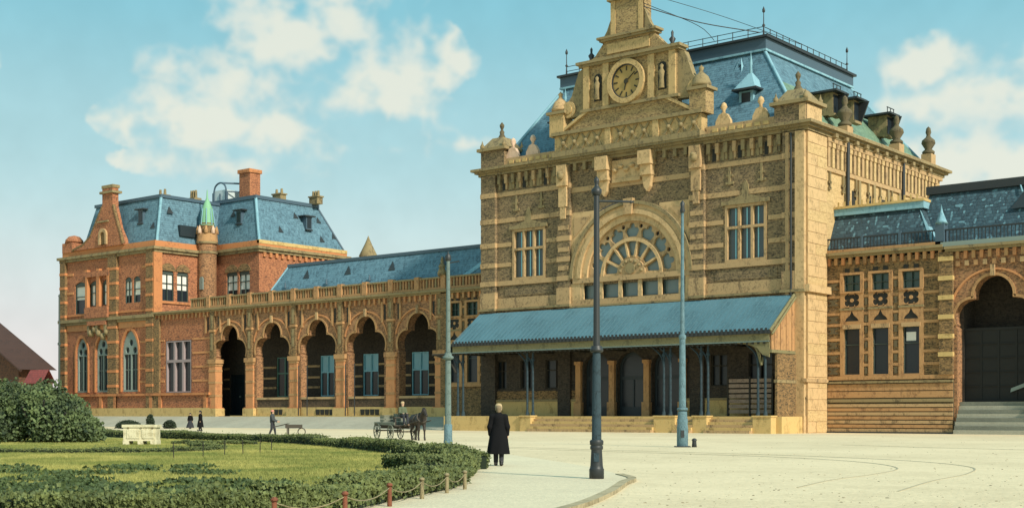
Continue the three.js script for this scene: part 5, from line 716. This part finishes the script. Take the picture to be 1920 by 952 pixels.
  // small clipped shrubs
  const small = (u, v, w, h, label) => { const t = thing('clipped_shrub', label, 'shrub', [u, .0, v], 'small clipped shrubs before the wing'), s = []; for (let i = 0; i < 900; i++) { const a = r() * 6.28, c = r(), q = Math.sqrt(1 - c * c), d = .85 + .2 * r(); s.push([u + Math.cos(a) * q * w * d, .05 + c * h * d, v + Math.sin(a) * q * w * d * .7]); } const g = new THREE.SphereGeometry(1, 12, 8); g.scale(w * .88, h * .88, w * .6); g.translate(u, .05, -v); part('inner_mass', g, M.hedgeCore, t); leafCloud('leaves', s, t, r, [[.008, .016, .008], [.03, .05, .02]], [.12, .22]); };
  small(-117.4, 86.5, .75, .75, 'low dark clipped shrub between the skirted figure and the pale stone trough'); small(-121.2, 84.0, 1.6, .75, 'wide low dark clipped shrub behind the pale stone trough'); small(-119.0, 85.2, .5, 1.35, 'taller narrow dark shrub at the right end of the pale stone trough');
  // thin stakes in the lawn
  [[325, 862], [380, 858], [420, 855], [455, 853], [487, 850], [508, 846]].forEach(([x, y], i) => { const z = 1.47 * 2500 / (y - 776), k = (x - 960) / 2500 * z, u = -z * sa + k * ca, v = z * ca + k * sa, t = thing('plant_stake', ['leftmost of six thin stakes on the lawn, beside the dark edging hedge', 'second thin stake from the left on the lawn', 'third thin stake from the left on the lawn', 'fourth thin stake from the left on the lawn', 'fifth thin stake from the left, second from the right end of the row', 'rightmost of six thin stakes on the lawn, nearest the barrow man'][i], 'stake', [u, .07, v], 'thin plant stakes on the lawn'); part('stick', bar([u, .07, v], [u + .03 * (i % 3 - 1), .62, v], .016, 6), M.timber, t); part('twig', [bar([u, .4, v], [u + .08, .52, v], .008, 4), bar([u, .5, v], [u - .06, .6, v], .008, 4)], M.timber, t); });
}

// ------------------------------------------------------------------ poles, posts, trough, outbuildings
{
  const pole = (u, v, label, mats, prof, group) => { const t = thing('tram_pole', label, 'pole', [u, 0, v], group); for (const [nm, pts, m] of prof) part(nm, lathe(u, 0, v, pts, 18), mats[m], t); return t; };
  const near = pole(-17.81, 24.91, 'tall dark iron pole nearest the camera with a short arm at its top', [M.iron, M.ironBlue], [
    ['base', [[0, .05], [.17, .05], [.17, .28], [.155, .3], [.15, .34], [.145, .36], [.125, .72], [.15, .74], [.15, .80], [.13, .82], [.155, .84], [.16, .92], [.135, .95]], 0],
    ['shaft', [[.112, .94], [.09, 2.96], [.085, 2.98]], 1], ['ring', [[.10, 2.95], [.15, 2.97], [.155, 3.02], [.13, 3.05], [.12, 3.1]], 0], ['upper_shaft', [[.078, 3.08], [.074, 3.7], [.062, 6.6], [0, 6.62]], 0],
    ['cap', [[.08, 6.55], [.115, 6.6], [.12, 6.68], [.06, 6.74], [.035, 6.8], [.06, 6.86], [.055, 6.92], [0, 6.99]], 0]], null);
  part('bracket_arm', [bar([-17.81, 6.42, 24.91], [-17.15, 6.40, 25.45], .026), tube([[-17.81, 6.15, 24.91], [-17.6, 6.3, 25.08], [-17.4, 6.4, 25.25]], .012), ball(-17.2, 6.4, 25.41, .035)], M.iron, near);
  const mid = pole(-33.09, 53.15, 'tall pale blue pole standing before the right half of the canopy', [M.poleBlue, M.iron], [
    ['base', [[0, 0], [.26, 0], [.26, .9], [.235, 1.1], [.25, 1.12], [.25, 1.3], [.225, 1.34], [.215, 1.62], [.22, 1.66]], 0], ['shaft', [[.165, 1.6], [.135, 5.1], [0, 5.11]], 0], ['ring', [[.17, 1.7], [.25, 1.72], [.25, 1.8], [.2, 1.84]], 0], ['upper_shaft', [[.11, 5.0], [.098, 5.6], [.062, 11.1], [0, 11.12]], 0], ['collar', [[.12, 5.0], [.17, 5.05], [.17, 5.2], [.12, 5.25]], 0], ['cap', [[.08, 10.9], [.12, 11.0], [.08, 11.2], [.11, 11.35], [0, 11.5]], 1]]);
  const lft = pole(-42.94, 47.78, 'greenish-grey pole with a pale blue foot standing right of the horse cart', [M.poleBlue, M.poleGrey, M.iron], [
    ['base', [[0, 0], [.22, 0], [.22, .25], [.2, .3], [.2, 1.0], [.17, 1.05]], 0], ['shaft', [[.155, 1.0], [.13, 4.2], [0, 4.22]], 1], ['ring', [[.15, 4.15], [.26, 4.2], [.27, 4.3], [.18, 4.36], [.16, 4.5]], 1], ['upper_shaft', [[.115, 4.4], [.085, 9.0], [0, 9.02]], 1], ['cap', [[.1, 8.9], [.15, 8.95], [.15, 9.15], [.06, 9.25], [0, 9.4]], 2]]);
  part('bracket', [bar([-42.94, 8.8, 47.78], [-42.5, 8.9, 48.1], .03)], M.iron, lft); part('inspection_plate', new THREE.BoxGeometry(.16, .34, .06).rotateY(YAW).translate(-33.09 + .13, .62, -53.15 + .2), M.iron, mid); part('foot_plate', new THREE.BoxGeometry(.7, .05, .7).rotateY(YAW).translate(-33.09, .025, -53.15), M.iron, mid); part('inspection_plate', new THREE.BoxGeometry(.12, .2, .04).rotateY(YAW).translate(-17.81 + .07, .55, -24.91 + .11), M.ironBlue, near);
  const bl = thing('bollard', 'small dark iron bollard at the foot of the pale blue pole', 'bollard', [-32.6, 0, 53.4]); part('body', lathe(-32.6, 0, 53.4, [[0, 0], [.12, 0], [.1, .2], [.1, .3], [.13, .33], [.08, .4], [0, .42]]), M.iron, bl);
  const wr = thing('overhead_wire', 'thin black wires running from the clock gable to the roof railing', 'wire', [-62, 35, 99]); part('wire', tube([[-64.6, 37.1, 97.5], [-61.2, 35.9, 101], [-57.4, 35.2, 105]], .045, 12, 5), M.iron, wr); part('wire', tube([[-64.6, 38.3, 97.5], [-60.0, 36.6, 102], [-57.0, 35.6, 112]], .025, 12, 5), M.iron, wr); part('wire', tube([[-64.6, 37.4, 97.5], [-62.5, 36.2, 104], [-62, 35.3, 105]], .03, 12, 5), M.iron, wr);
  // short posts with a wire strung between them
  const posts = [[-17.29, 19.73], [-16.73, 18.58], [-15.92, 17.03], [-15.04, 15.33], [-13.91, 13.27], [-13.66, 11.74]], lab = ['pale short post nearest the rounded hedge tip', 'pale short post second from the hedge tip', 'pale short post third from the hedge tip, with the rope sagging to its left', 'short brown wooden post fourth from the hedge tip', 'reddish brown short post third from the left at the bottom edge', 'reddish brown short post furthest left at the bottom edge'];
  M.postRed = stone([.20, .065, .032], [.10, .04, .022], 701, 1); M.postPale = stone([.27, .22, .12], [.15, .12, .06], 711, 1);
  posts.forEach(([u, v], i) => { const t = thing('fence_post', lab[i], 'post', [u, .05, v], 'short posts along the front hedge'), m = i < 3 ? M.postPale : M.postRed; part('shaft', new THREE.CylinderGeometry(.035, .04, .34, 10).translate(u, .22, -v), m, t); part('cap', lathe(u, .39, v, [[0, -.01], [.05, -.01], [.052, .02], [.03, .045], [0, .05]], 10), i < 3 ? M.postPale : M.postRed, t); });
  const rp = thing('fence_wire', 'thin pale rope sagging between the short posts by the front hedge', 'rope', [-16.3, .3, 17.3]); for (let i = 0; i + 1 < posts.length; i++) { const [a, b] = posts[i], [c, d] = posts[i + 1]; part('rope_span', tube([[a, .36, b], [lerp(a, c, .25), .27, lerp(b, d, .25)], [(a + c) / 2, .24, (b + d) / 2], [lerp(a, c, .75), .27, lerp(b, d, .75)], [c, .36, d]], .009, 16, 5), M.postPale, rp); }
  // pale stone trough on the lawn
  { const a = [-53.3, 36.9], b = [-53.74, 38.97], t = thing('stone_trough', 'pale cream stone trough on square feet standing on the lawn', 'trough', [-53.5, .07, 37.9]); const g = new THREE.Group(); const U = .632, Vv = .775; // along the picture plane
    const bx = (x0, x1, y0, y1, d) => { const q = new THREE.BoxGeometry(x1 - x0, y1 - y0, d); q.translate((x0 + x1) / 2, (y0 + y1) / 2, 0); q.rotateY(YAW); q.translate(-53.6, .07, -37.9); return q; };
    M.trough = stone([.66, .60, .40], [.44, .38, .22], 721, 3);
    part('body', bx(-.78, .78, .2, .84, .7), M.trough, t); part('rim', bx(-.84, .84, .84, .97, .8), M.trough, t); for (const [x, y] of [[-.8, -.52], [-.1, .14], [.5, .8]]) part('foot', bx(x, y, 0, .22, .74), M.trough, t); for (const [x, y] of [[-.62, -.02], [.1, .66]]) part('panel', bx(x, y, .32, .74, .76), M.trough, t); for (const x of [-.55, .05, .6]) part('stain', bx(x - .03, x + .05, .80, .86, .81), M.cornice, t); }
  // dark brick shed and the little red-roofed house at the far left
  { const t = thing('shed', 'dark brick shed with a sloping gable roof at the far left edge', 'shed', [-168, 0, 94]), v = 92, f = F(v); wall('gable_wall', t, f, [V2(-184, 0), V2(-156.4, 0), V2(-156.4, 7.5), V2(-170.6, 14.1), V2(-184, 8)], [rect(-168.6, -166.4, 4.0, 8.0)], .6, M.shedBrick); part('side_wall', box(-157, -156.4, 0, 7.5, v + .6, v + 4.4), M.shedBrick, t);
    part('roof', [slopeFace(0, [-155.0, 7.2, v - .5], [-155.0, 7.2, v + 4.6], [-170.6, 14.8, v + 4.6], [-170.6, 14.8, v - .5]), slopeFace(0, [-170.6, 14.8, v - .5], [-170.6, 14.8, v + 4.6], [-185, 7.6, v + 4.6], [-185, 7.6, v - .5])], M.shedRoof, t); part('bargeboard', [bar([-155, 7.05, v - .5], [-170.6, 14.65, v - .5], .2, 6)], M.shedRoof, t); part('wall_pier', fbox(f, -163.6, -162.4, 0, 10.5, -.1, .2), M.shedBrick, t); windowUnit(t, f, -168.65, -166.35, 3.95, 8.05, { n: 2, rows: [.5, .5], frame: M.timber, pane: M.paneDark });
    const h = thing('red_roofed_house', 'little house with a bright red roof in front of the dark shed', 'house', [-139.5, 0, 85]); part('wall', box(-142.8, -139.2, 0, 5.2, 85, 86.2), M.shedBrick, h); part('roof', [slopeFace(0, [-143, 5.1, 84.7], [-139, 5.1, 84.7], [-139, 6.7, 85.6], [-143, 6.7, 85.6]), slopeFace(0, [-143, 6.7, 85.6], [-139, 6.7, 85.6], [-139, 5.1, 86.5], [-143, 5.1, 86.5])], M.redTile, h); part('lamp_niche', fbox(F(85), -141.4, -140.5, 3.4, 4.7, -.05, .05), M.buff, h); part('door', fbox(F(85), -140.3, -139.4, 0, 3.6, -.05, .04), M.timber, h);
    const fp = thing('flag_pole', 'thin greenish pole standing at the outer corner of the far left pavilion', 'pole', [-155.1, 0, 97]); part('shaft', cyl(-155.1, 0, 16.8, 97, .16, .1, 8), M.frameDark, fp); part('ring', [cyl(-155.1, 10.5, 10.8, 97, .22, .22, 8), cyl(-155.1, 16.8, 17.1, 97, .18, .05, 8)], M.frameDark, fp); }
}

// ------------------------------------------------------------------ people, horse and cart
function meta(bones, c, half, res, k = .04) {               // smooth union of tapered capsules, meshed
  const mc = new MarchingCubes(res, M.iron, false, false, 240000); mc.isolation = 0; const h = res / 2, f = mc.field;
  const B = bones.map(([a, b, ra, rb]) => ({ a, d: [b[0] - a[0], b[1] - a[1], b[2] - a[2]], ra, rb })); B.forEach((q) => { q.l = q.d[0] ** 2 + q.d[1] ** 2 + q.d[2] ** 2 || 1e-9; });
  for (let z = 0; z < res; z++) for (let y = 0; y < res; y++) for (let x = 0; x < res; x++) {
    const px = (x - h) / h * half + c[0], py = (y - h) / h * half + c[1], pz = (z - h) / h * half + c[2]; let m = 1e3;
    for (const q of B) { const ex = px - q.a[0], ey = py - q.a[1], ez = pz - q.a[2], t = clamp((ex * q.d[0] + ey * q.d[1] + ez * q.d[2]) / q.l), dx = ex - q.d[0] * t, dy = ey - q.d[1] * t, dz = ez - q.d[2] * t, s = Math.sqrt(dx * dx + dy * dy + dz * dz) - lerp(q.ra, q.rb, t); const hh = clamp(.5 + .5 * (m - s) / k); m = lerp(m, s, hh) - k * hh * (1 - hh); }
    f[z * res * res + y * res + x] = -m;
  }
  mc.update(); const n = mc.count * 1, pos = new Float32Array(mc.positionArray.subarray(0, n * 3)), nor = new Float32Array(mc.normalArray.subarray(0, n * 3)); for (let i = 0; i < n; i++) { pos[i * 3] = pos[i * 3] * half + c[0]; pos[i * 3 + 1] = pos[i * 3 + 1] * half + c[1]; pos[i * 3 + 2] = pos[i * 3 + 2] * half + c[2]; }
  const g = new THREE.BufferGeometry(); g.setAttribute('position', new THREE.BufferAttribute(pos, 3)); g.setAttribute('normal', new THREE.BufferAttribute(nor, 3)); g.setAttribute('uv', new THREE.BufferAttribute(new Float32Array(n * 2), 2)); return g;
}
const put = (name, g, mat, parent) => { const m = new THREE.Mesh(g, mat); m.name = name; m.castShadow = m.receiveShadow = true; parent.add(m); return m; };
const C = { skin: flat(.52, .33, .22, .7), coat: new THREE.MeshPhysicalMaterial({ color: new THREE.Color().setRGB(.009, .009, .010), roughness: 1, specularIntensity: .25 }), trousers: flat(.03, .032, .04, .9), shoe: flat(.012, .011, .011, .5), hatPale: flat(.42, .31, .17, .9), hatDark: flat(.02, .02, .022, .9), hair: flat(.03, .02, .014, .8), white: flat(.7, .7, .66, .6), cloth: flat(.05, .055, .06, .9), pink: flat(.55, .22, .16, .85), horse: flat(.022, .015, .011, .6), mane: flat(.008, .007, .006, .8), wood: flat(.06, .05, .038, .8), woodPale: flat(.16, .17, .13, .8), skirt: flat(.022, .024, .03, .9) };
function handBones(w, dir, side) {                           // wrist, finger direction, thumb side (+1/-1); palm, four fingers, thumb
  const [x, y, z] = w, b = [[[x, y, z], [x, y - .075, z + .01], .026, .032]];
  [[-.027, .072, .9], [-.009, .082, 1], [.009, .078, .95], [.026, .06, .8]].forEach(([o, l, t]) => { const q = [x, y - .085, z + o + .01], m = [x + side * .006, y - .085 - l * .55, z + o + .014], e = [x - side * .014, y - .085 - l, z + o + .022]; b.push([q, m, .0095, .009], [m, e, .009, .0075]); });
  b.push([[x - side * .005, y - .03, z + .03], [x - side * .02, y - .06, z + .058], .012, .0105], [[x - side * .02, y - .06, z + .058], [x - side * .024, y - .092, z + .066], .0105, .0085]); return b;
}
function person(label, u, v, heading, o) {                  // built looking along +z, then turned
  const { h = 1.75, w = 0, stride = .16, fine = true, hair = C.hair, coat = 'long', hat = C.hatDark, cap = false, bulk = 1, top = C.coat, arms = 'down', legs = C.trousers } = o;
  const t = thing('person', label, 'person', [u, w, v]); t.rotation.y = heading; const s = h / 1.75; t.scale.set(s * bulk, s, s * bulk);
  const hipY = .90, fl = [.085, 0, stride], fr = [-.085, 0, -stride], kn = (f) => [f[0], .48, f[2] * .45 + .05];
  const A = arms === 'down' ? [[[.19, 1.40, 0], [.255, 1.12, -.03], [.25, .90, .03]], [[-.19, 1.40, 0], [-.255, 1.12, -.03], [-.25, .90, .05]]] : [[[.19, 1.38, 0], [.24, 1.12, .08], [.22, 1.0, .34]], [[-.19, 1.38, 0], [-.24, 1.12, .08], [-.22, 1.0, .34]]];
  const body = [[[0, .95, 0], [0, 1.22, 0], .13, .125], [[0, 1.22, 0], [0, 1.38, 0], .135, .12], [[-.15, 1.40, 0], [.15, 1.40, 0], .07, .07], [[0, 1.42, 0], [0, 1.54, .015], .058, .052], [[0, 1.60, .02], [0, 1.67, .015], .078, .092], [[0, 1.57, .05], [0, 1.6, .06], .05, .05], [[0, 1.615, .105], [0, 1.635, .095], .014, .01], [[.085, 1.63, .01], [.088, 1.65, .01], .016, .018], [[-.085, 1.63, .01], [-.088, 1.65, .01], .016, .018]];
  for (const [f, k] of [[fl, 1], [fr, -1]]) { body.push([[k * .085, hipY, 0], kn(f), .088, .056], [kn(f), [f[0], .09, f[2]], .054, .036], [[f[0], .05, f[2] - .03], [f[0] + k * .015, .035, f[2] + .15], .036, .028]); }
  for (const a of A) body.push([a[0], a[1], .052, .042], [a[1], a[2], .04, .027]);
  const bm = put('body', meta(body, [0, .9, 0], .97, fine ? 120 : 64, .03), C.skin, t);
  const hg = A.map((a, i) => { const g = meta(handBones([0, 0, 0], 0, i ? -1 : 1), [0, -.08, .015], .14, fine ? 64 : 40, .006); if (arms !== 'down') g.rotateX(-1.2); g.translate(...a[2]); return g; });
  bm.geometry = mergeGeometries([bm.geometry, ...hg]);
  put('eyes', mergeGeometries([new THREE.SphereGeometry(.012, 8, 6).translate(.032, 1.64, .092), new THREE.SphereGeometry(.012, 8, 6).translate(-.032, 1.64, .092)]), C.white, bm); put('mouth', new THREE.BoxGeometry(.045, .008, .01).translate(0, 1.575, .098), C.pink, bm);
  put('hair', meta([[[0, 1.66, -.025], [0, 1.70, -.01], .088, .092], [[0, 1.58, -.04], [0, 1.66, -.04], .07, .085]], [0, 1.66, 0], .2, 32, .03), hair, t);
  // garments
  const co = [[[0, 1.0, 0], [0, 1.36, 0], .175, .17], [[-.17, 1.395, 0], [.17, 1.395, 0], .085, .085], [[0, 1.44, -.005], [0, 1.5, 0], .085, .08]]; for (const a of A) co.push([a[0], a[1], .085, .075], [a[1], [lerp(a[1][0], a[2][0], .95), lerp(a[1][1], a[2][1], .95), lerp(a[1][2], a[2][2], .95)], .073, .062]);
  put('coat', meta(co, [0, 1.15, 0], .5, fine ? 80 : 48, .05), top, t);
  if (coat !== 'jacket') { const hem = coat === 'long' ? .34 : .12, P = coat === 'long' ? [[.19, 1.2], [.22, 1.0], [.27, .75], [.30, .5], [.315, hem], [.30, hem], [.2, .8], [.1, 1.0]] : [[.14, 1.1], [.17, .98], [.26, .7], [.36, .4], [.43, hem], [.41, hem], [.2, .7], [.1, 1.0]]; const g = new THREE.LatheGeometry(P.map(([a, b]) => new THREE.Vector2(a, b)), 28), p = g.attributes.position; for (let i = 0; i < p.count; i++) { const x = p.getX(i), y = p.getY(i), z = p.getZ(i), a = Math.atan2(z, x), k = 1 + .06 * Math.sin(a * 7 + y * 3) * smooth(1.0, .4, y); p.setXYZ(i, x * k * 1.05, y, z * k * .85 + stride * .2 * smooth(1, .4, y) * Math.sign(z)); } g.computeVertexNormals(); put(coat === 'long' ? 'coat_skirt' : 'skirt', g, coat === 'long' ? top : C.skirt, t); }
  for (const [f, k] of [[fl, 1], [fr, -1]]) { put('trouser_leg', meta([[[k * .085, hipY + .05, 0], kn(f), .112, .082], [kn(f), [f[0], .12, f[2]], .08, .066]], [0, .52, 0], .56, fine ? 64 : 40, .03), legs, t); put('shoe', meta([[[f[0], .055, f[2] - .05], [f[0] + k * .012, .045, f[2] + .17], .052, .042], [[f[0], .06, f[2] - .03], [f[0], .13, f[2] - .01], .052, .055]], [f[0], .06, f[2] + .05], .2, 40, .02), C.shoe, t); }
  if (hat) { put('hat', new THREE.LatheGeometry(cap ? [[0, 1.80], [.06, 1.79], [.098, 1.75], [.105, 1.68], [.1, 1.60], [.085, 1.6]].map(([a, b]) => new THREE.Vector2(a, b)) : [[0, 1.815], [.07, 1.81], [.1, 1.77], [.108, 1.70], [.16, 1.69], [.158, 1.68], [.1, 1.685]].map(([a, b]) => new THREE.Vector2(a, b)), 20), hat, t); }
  return t;
}
const toward = (du, dv) => Math.atan2(du, -dv);            // rotation that turns +z to face along (du, dv)
person('person in a long black overcoat and pale cap walking away alone across the sandy square', -24.39, 29.3, toward(-.60, .80), { h: 1.74, hat: C.hatPale, cap: true, w: .06, stride: .09, bulk: .98, hair: flat(.20, .15, .09, .9) });
person('distant figure in a dark full-length cloak standing before the pavilion', -97.86, 75.44, toward(-.5, -.8), { fine: false, h: 1.8, w: 0, stride: .1, coat: 'long' });
person('small distant figure in a wide dark skirt next to a low dark shrub', -113.5, 86.2, toward(.6, -.8), { fine: false, coat: 'skirt', hat: C.hatDark, h: 1.6 });
const bm = person('slim man with a pinkish cap pushing a hand barrow in front of the arcade', -72.45, 62.09, toward(.775, .632), { fine: false, coat: 'jacket', hat: C.pink, arms: 'push', h: 1.78, stride: .2, top: C.cloth });
{
  const hd = toward(.775, .632), t = thing('hand_barrow', 'small dark hand barrow pushed by the man with the pinkish cap', 'barrow', [-71.3, 0, 63.0]), add = (n, g) => { g.rotateY(hd); put(n, g, C.wood, t); };
  const bb = (x0, x1, y0, y1, z0, z1) => new THREE.BoxGeometry(x1 - x0, y1 - y0, z1 - z0).translate((x0 + x1) / 2, (y0 + y1) / 2, (z0 + z1) / 2);
  add('tray', mergeGeometries([bb(-.35, .35, .55, .6, -.5, .6), bb(-.35, -.31, .6, .8, -.5, .6), bb(.31, .35, .6, .8, -.5, .6), bb(-.31, .31, .6, .8, .56, .6)])); for (const k of [-.3, .3]) { const g = new THREE.CylinderGeometry(.025, .025, 1.1, 6); g.rotateX(1.35); g.translate(k, .75, -.85); add('handle', g); add('leg', bb(k - .03, k + .03, 0, .56, -.4, -.33)); }
  const wh = new THREE.TorusGeometry(.26, .035, 6, 20); wh.rotateY(Math.PI / 2); wh.translate(0, .29, .6); add('wheel', wh);
}
{ // horse and cart: local +z is the way they go
  const hd = toward(.924, -.382), H0 = [-53.6, 57.0], dir = [.924, -.382], pos = (k) => [H0[0] + dir[0] * k, H0[1] + dir[1] * k];
  const ho = thing('horse', 'dark horse in harness drawing a small cart', 'horse', [H0[0], 0, H0[1]]); ho.rotation.y = hd;
  const legsB = []; for (const k of [-1, 1]) { legsB.push([[k * .16, 1.05, .48], [k * .15, .62, .52 + k * .06], .12, .065], [[k * .15, .62, .52 + k * .06], [k * .15, .16, .5 + k * .1], .06, .042], [[k * .15, .16, .5 + k * .1], [k * .15, .05, .54 + k * .1], .045, .06], [[k * .17, 1.1, -.5], [k * .17, .78, -.42], .2, .11], [[k * .17, .78, -.42], [k * .16, .52, -.66], .1, .062], [[k * .16, .52, -.66], [k * .16, .14, -.6 - k * .08], .055, .042], [[k * .16, .14, -.6 - k * .08], [k * .16, .05, -.56 - k * .08], .045, .06]); }
  const hb = put('body', meta([[[0, 1.18, .42], [0, 1.2, -.1], .30, .285], [[0, 1.2, -.1], [0, 1.24, -.52], .28, .29], [[0, 1.3, .5], [0, 1.72, .86], .21, .13], [[0, 1.74, .86], [0, 1.46, 1.18], .12, .07], [[0, 1.47, 1.16], [0, 1.43, 1.21], .07, .06], [[.055, 1.82, .84], [.065, 1.93, .84], .03, .01], [[-.055, 1.82, .84], [-.065, 1.93, .84], .03, .01], ...legsB], [0, .98, .15], 1.18, 110, .06), C.horse, ho);
  put('mane', meta([[[0, 1.5, .5], [0, 1.86, .78], .06, .06], [[0, 1.86, .78], [0, 1.84, .95], .05, .03]], [0, 1.65, .7], .4, 40, .03), C.mane, hb); put('tail', meta([[[0, 1.4, -.8], [0, 1.2, -.95], .06, .07], [[0, 1.2, -.95], [0, .65, -.98], .075, .03]], [0, 1.0, -.9], .6, 48, .03), C.mane, hb);
  put('collar', new THREE.TorusGeometry(.29, .05, 8, 20).rotateX(-.5).translate(0, 1.32, .52), C.wood, ho); put('saddle_pad', new THREE.TorusGeometry(.31, .03, 6, 20).scale(1, 1, 2).translate(0, 1.2, 0), C.wood, ho);
  const [cu, cv] = pos(-3.3), ca = thing('horse_cart', 'low four-wheeled flat cart loaded with crates behind the dark horse', 'cart', [cu, 0, cv]); ca.rotation.y = hd;
  const bb = (x0, x1, y0, y1, z0, z1) => new THREE.BoxGeometry(x1 - x0, y1 - y0, z1 - z0).translate((x0 + x1) / 2, (y0 + y1) / 2, (z0 + z1) / 2);
  for (let i = 0; i < 5; i++) put('bed_plank', bb(-.7 + i * .28, -.44 + i * .28, .82, .88, -1.6, 1.5), C.wood, ca); put('side_rail', mergeGeometries([bb(-.74, -.7, .88, 1.05, -1.6, 1.5), bb(.7, .74, .88, 1.05, -1.6, 1.5)]), C.woodPale, ca); put('chassis', mergeGeometries([bb(-.35, -.27, .66, .82, -1.5, 1.4), bb(.27, .35, .66, .82, -1.5, 1.4), bb(-.75, .75, .5, .58, -1.1, -1.02), bb(-.75, .75, .44, .52, 1.0, 1.08)]), C.wood, ca);
  for (const [z, r] of [[-1.06, .52], [1.04, .46]]) for (const k of [-1, 1]) { const w = put('wheel', new THREE.TorusGeometry(r - .03, .035, 6, 28).rotateY(Math.PI / 2).translate(k * .78, r, z), C.woodPale, ca); put('wheel_hub', new THREE.CylinderGeometry(.08, .08, .16, 10).rotateZ(Math.PI / 2).translate(k * .78, r, z), C.wood, w); for (let i = 0; i < 10; i++) put('wheel_spoke', new THREE.BoxGeometry(.03, r - .08, .03).translate(0, r / 2, 0).rotateX(i * Math.PI / 5).translate(k * .78, r, z), C.woodPale, w); }
  for (const k of [-.38, .38]) { const g = new THREE.CylinderGeometry(.03, .035, 2.9, 8); g.rotateX(Math.PI / 2 - .13); g.translate(k, .98, 2.85); put('shaft', g, C.wood, ca); } { const g = new THREE.CylinderGeometry(.025, .025, 1.3, 6); g.rotateX(1.25); g.translate(0, 1.05, -2.15); put('tail_pole', g, C.wood, ca); }
  put('driver_seat', mergeGeometries([bb(-.6, .6, 1.3, 1.36, .85, 1.25), bb(-.55, -.48, .88, 1.3, .9, 1.2), bb(.48, .55, .88, 1.3, .9, 1.2)]), C.wood, ca);
  [[-.35, -.5, .55, 'greenish crate on the cart bed, nearest the rear'], [.3, .1, .65, 'greenish crate on the cart bed, just behind the driver']].forEach(([x, z, h, l]) => { const [a, b] = [cu + dir[0] * z, cv + dir[1] * z], c = thing('crate', l, 'crate', [a, .89, b]); c.rotation.y = hd; for (let i = 0; i < 3; i++) { put('slat', bb(x - .3, x + .3, i * h / 3, i * h / 3 + h / 3 - .03, -.32, -.28), C.woodPale, c); put('slat', bb(x - .3, x + .3, i * h / 3, i * h / 3 + h / 3 - .03, .28, .32), C.woodPale, c); put('slat', bb(x - .34, x - .3, i * h / 3, i * h / 3 + h / 3 - .03, -.3, .3), C.woodPale, c); put('slat', bb(x + .3, x + .34, i * h / 3, i * h / 3 + h / 3 - .03, -.3, .3), C.woodPale, c); } put('lid', bb(x - .34, x + .34, h - .02, h + .03, -.34, .34), C.woodPale, c); });
  // seated driver
  const [du, dv] = pos(-2.25), d = thing('person', 'cart driver in a greenish jacket and pale cap sitting on the cart holding the reins', 'person', [du, .86, dv]); d.rotation.y = hd;
  const A = [[[.18, 1.0, 0], [.22, .76, .06], [.12, .72, .3]], [[-.18, 1.0, 0], [-.22, .76, .06], [-.12, .72, .3]]], jac = flat(.10, .12, .07, .9);
  const legs = [1, -1].flatMap((k) => [[[k * .09, .58, 0], [k * .11, .58, .42], .09, .062], [[k * .11, .58, .42], [k * .11, .12, .52], .058, .04], [[k * .11, .06, .5], [k * .12, .04, .68], .04, .03]]);
  const body = put('body', meta([[[0, .6, 0], [0, .98, 0], .14, .14], [[-.15, 1.0, 0], [.15, 1.0, 0], .07, .07], [[0, 1.05, 0], [0, 1.16, .02], .055, .05], [[0, 1.22, .03], [0, 1.3, .02], .08, .092], [[0, 1.24, .115], [0, 1.26, .105], .014, .01], ...legs, ...A.flatMap((a) => [[a[0], a[1], .05, .042], [a[1], a[2], .04, .03]])], [0, .68, .2], .75, 72, .03), C.skin, d);
  body.geometry = mergeGeometries([body.geometry, ...A.map((a, i) => { const g = meta(handBones([0, 0, 0], 0, i ? -1 : 1), [0, -.08, .015], .14, 40, .006); g.rotateX(-1.3); g.translate(...a[2]); return g; })]);
  put('jacket', meta([[[0, .62, 0], [0, .98, 0], .17, .165], [[-.16, .99, 0], [.16, .99, 0], .085, .085], ...A.flatMap((a) => [[a[0], a[1], .08, .07], [a[1], [lerp(a[1][0], a[2][0], .9), lerp(a[1][1], a[2][1], .9), lerp(a[1][2], a[2][2], .9)], .068, .05]])], [0, .85, .1], .45, 56, .04), jac, d); put('trousers', meta(legs.filter((_, i) => i % 3 < 2).map(([a, b, p, q]) => [a, b, p + .025, q + .025]), [0, .4, .25], .5, 48, .03), C.trousers, d); put('cap', new THREE.LatheGeometry([[0, 1.44], [.08, 1.43], [.11, 1.38], [.105, 1.32], [.15, 1.31], [.1, 1.31]].map(([a, b]) => new THREE.Vector2(a, b)), 16), C.hatPale, d);
  const rn = thing('reins', 'thin dark reins running from the driver to the horse', 'reins', [H0[0], 1.2, H0[1]]); const P = (k, s, y) => { const p = pos(k); return [p[0] + dir[1] * -s * -1, y, p[1] + dir[0] * s]; }; for (const s of [-.12, .12]) part('rein', tube([P(-1.95, s, 1.55), P(-.8, s, 1.5), P(.2, s * 1.5, 1.55), P(1.05, s * .6, 1.52)], .012, 14, 5), C.mane, rn);
}

renderer.render(scene, camera);
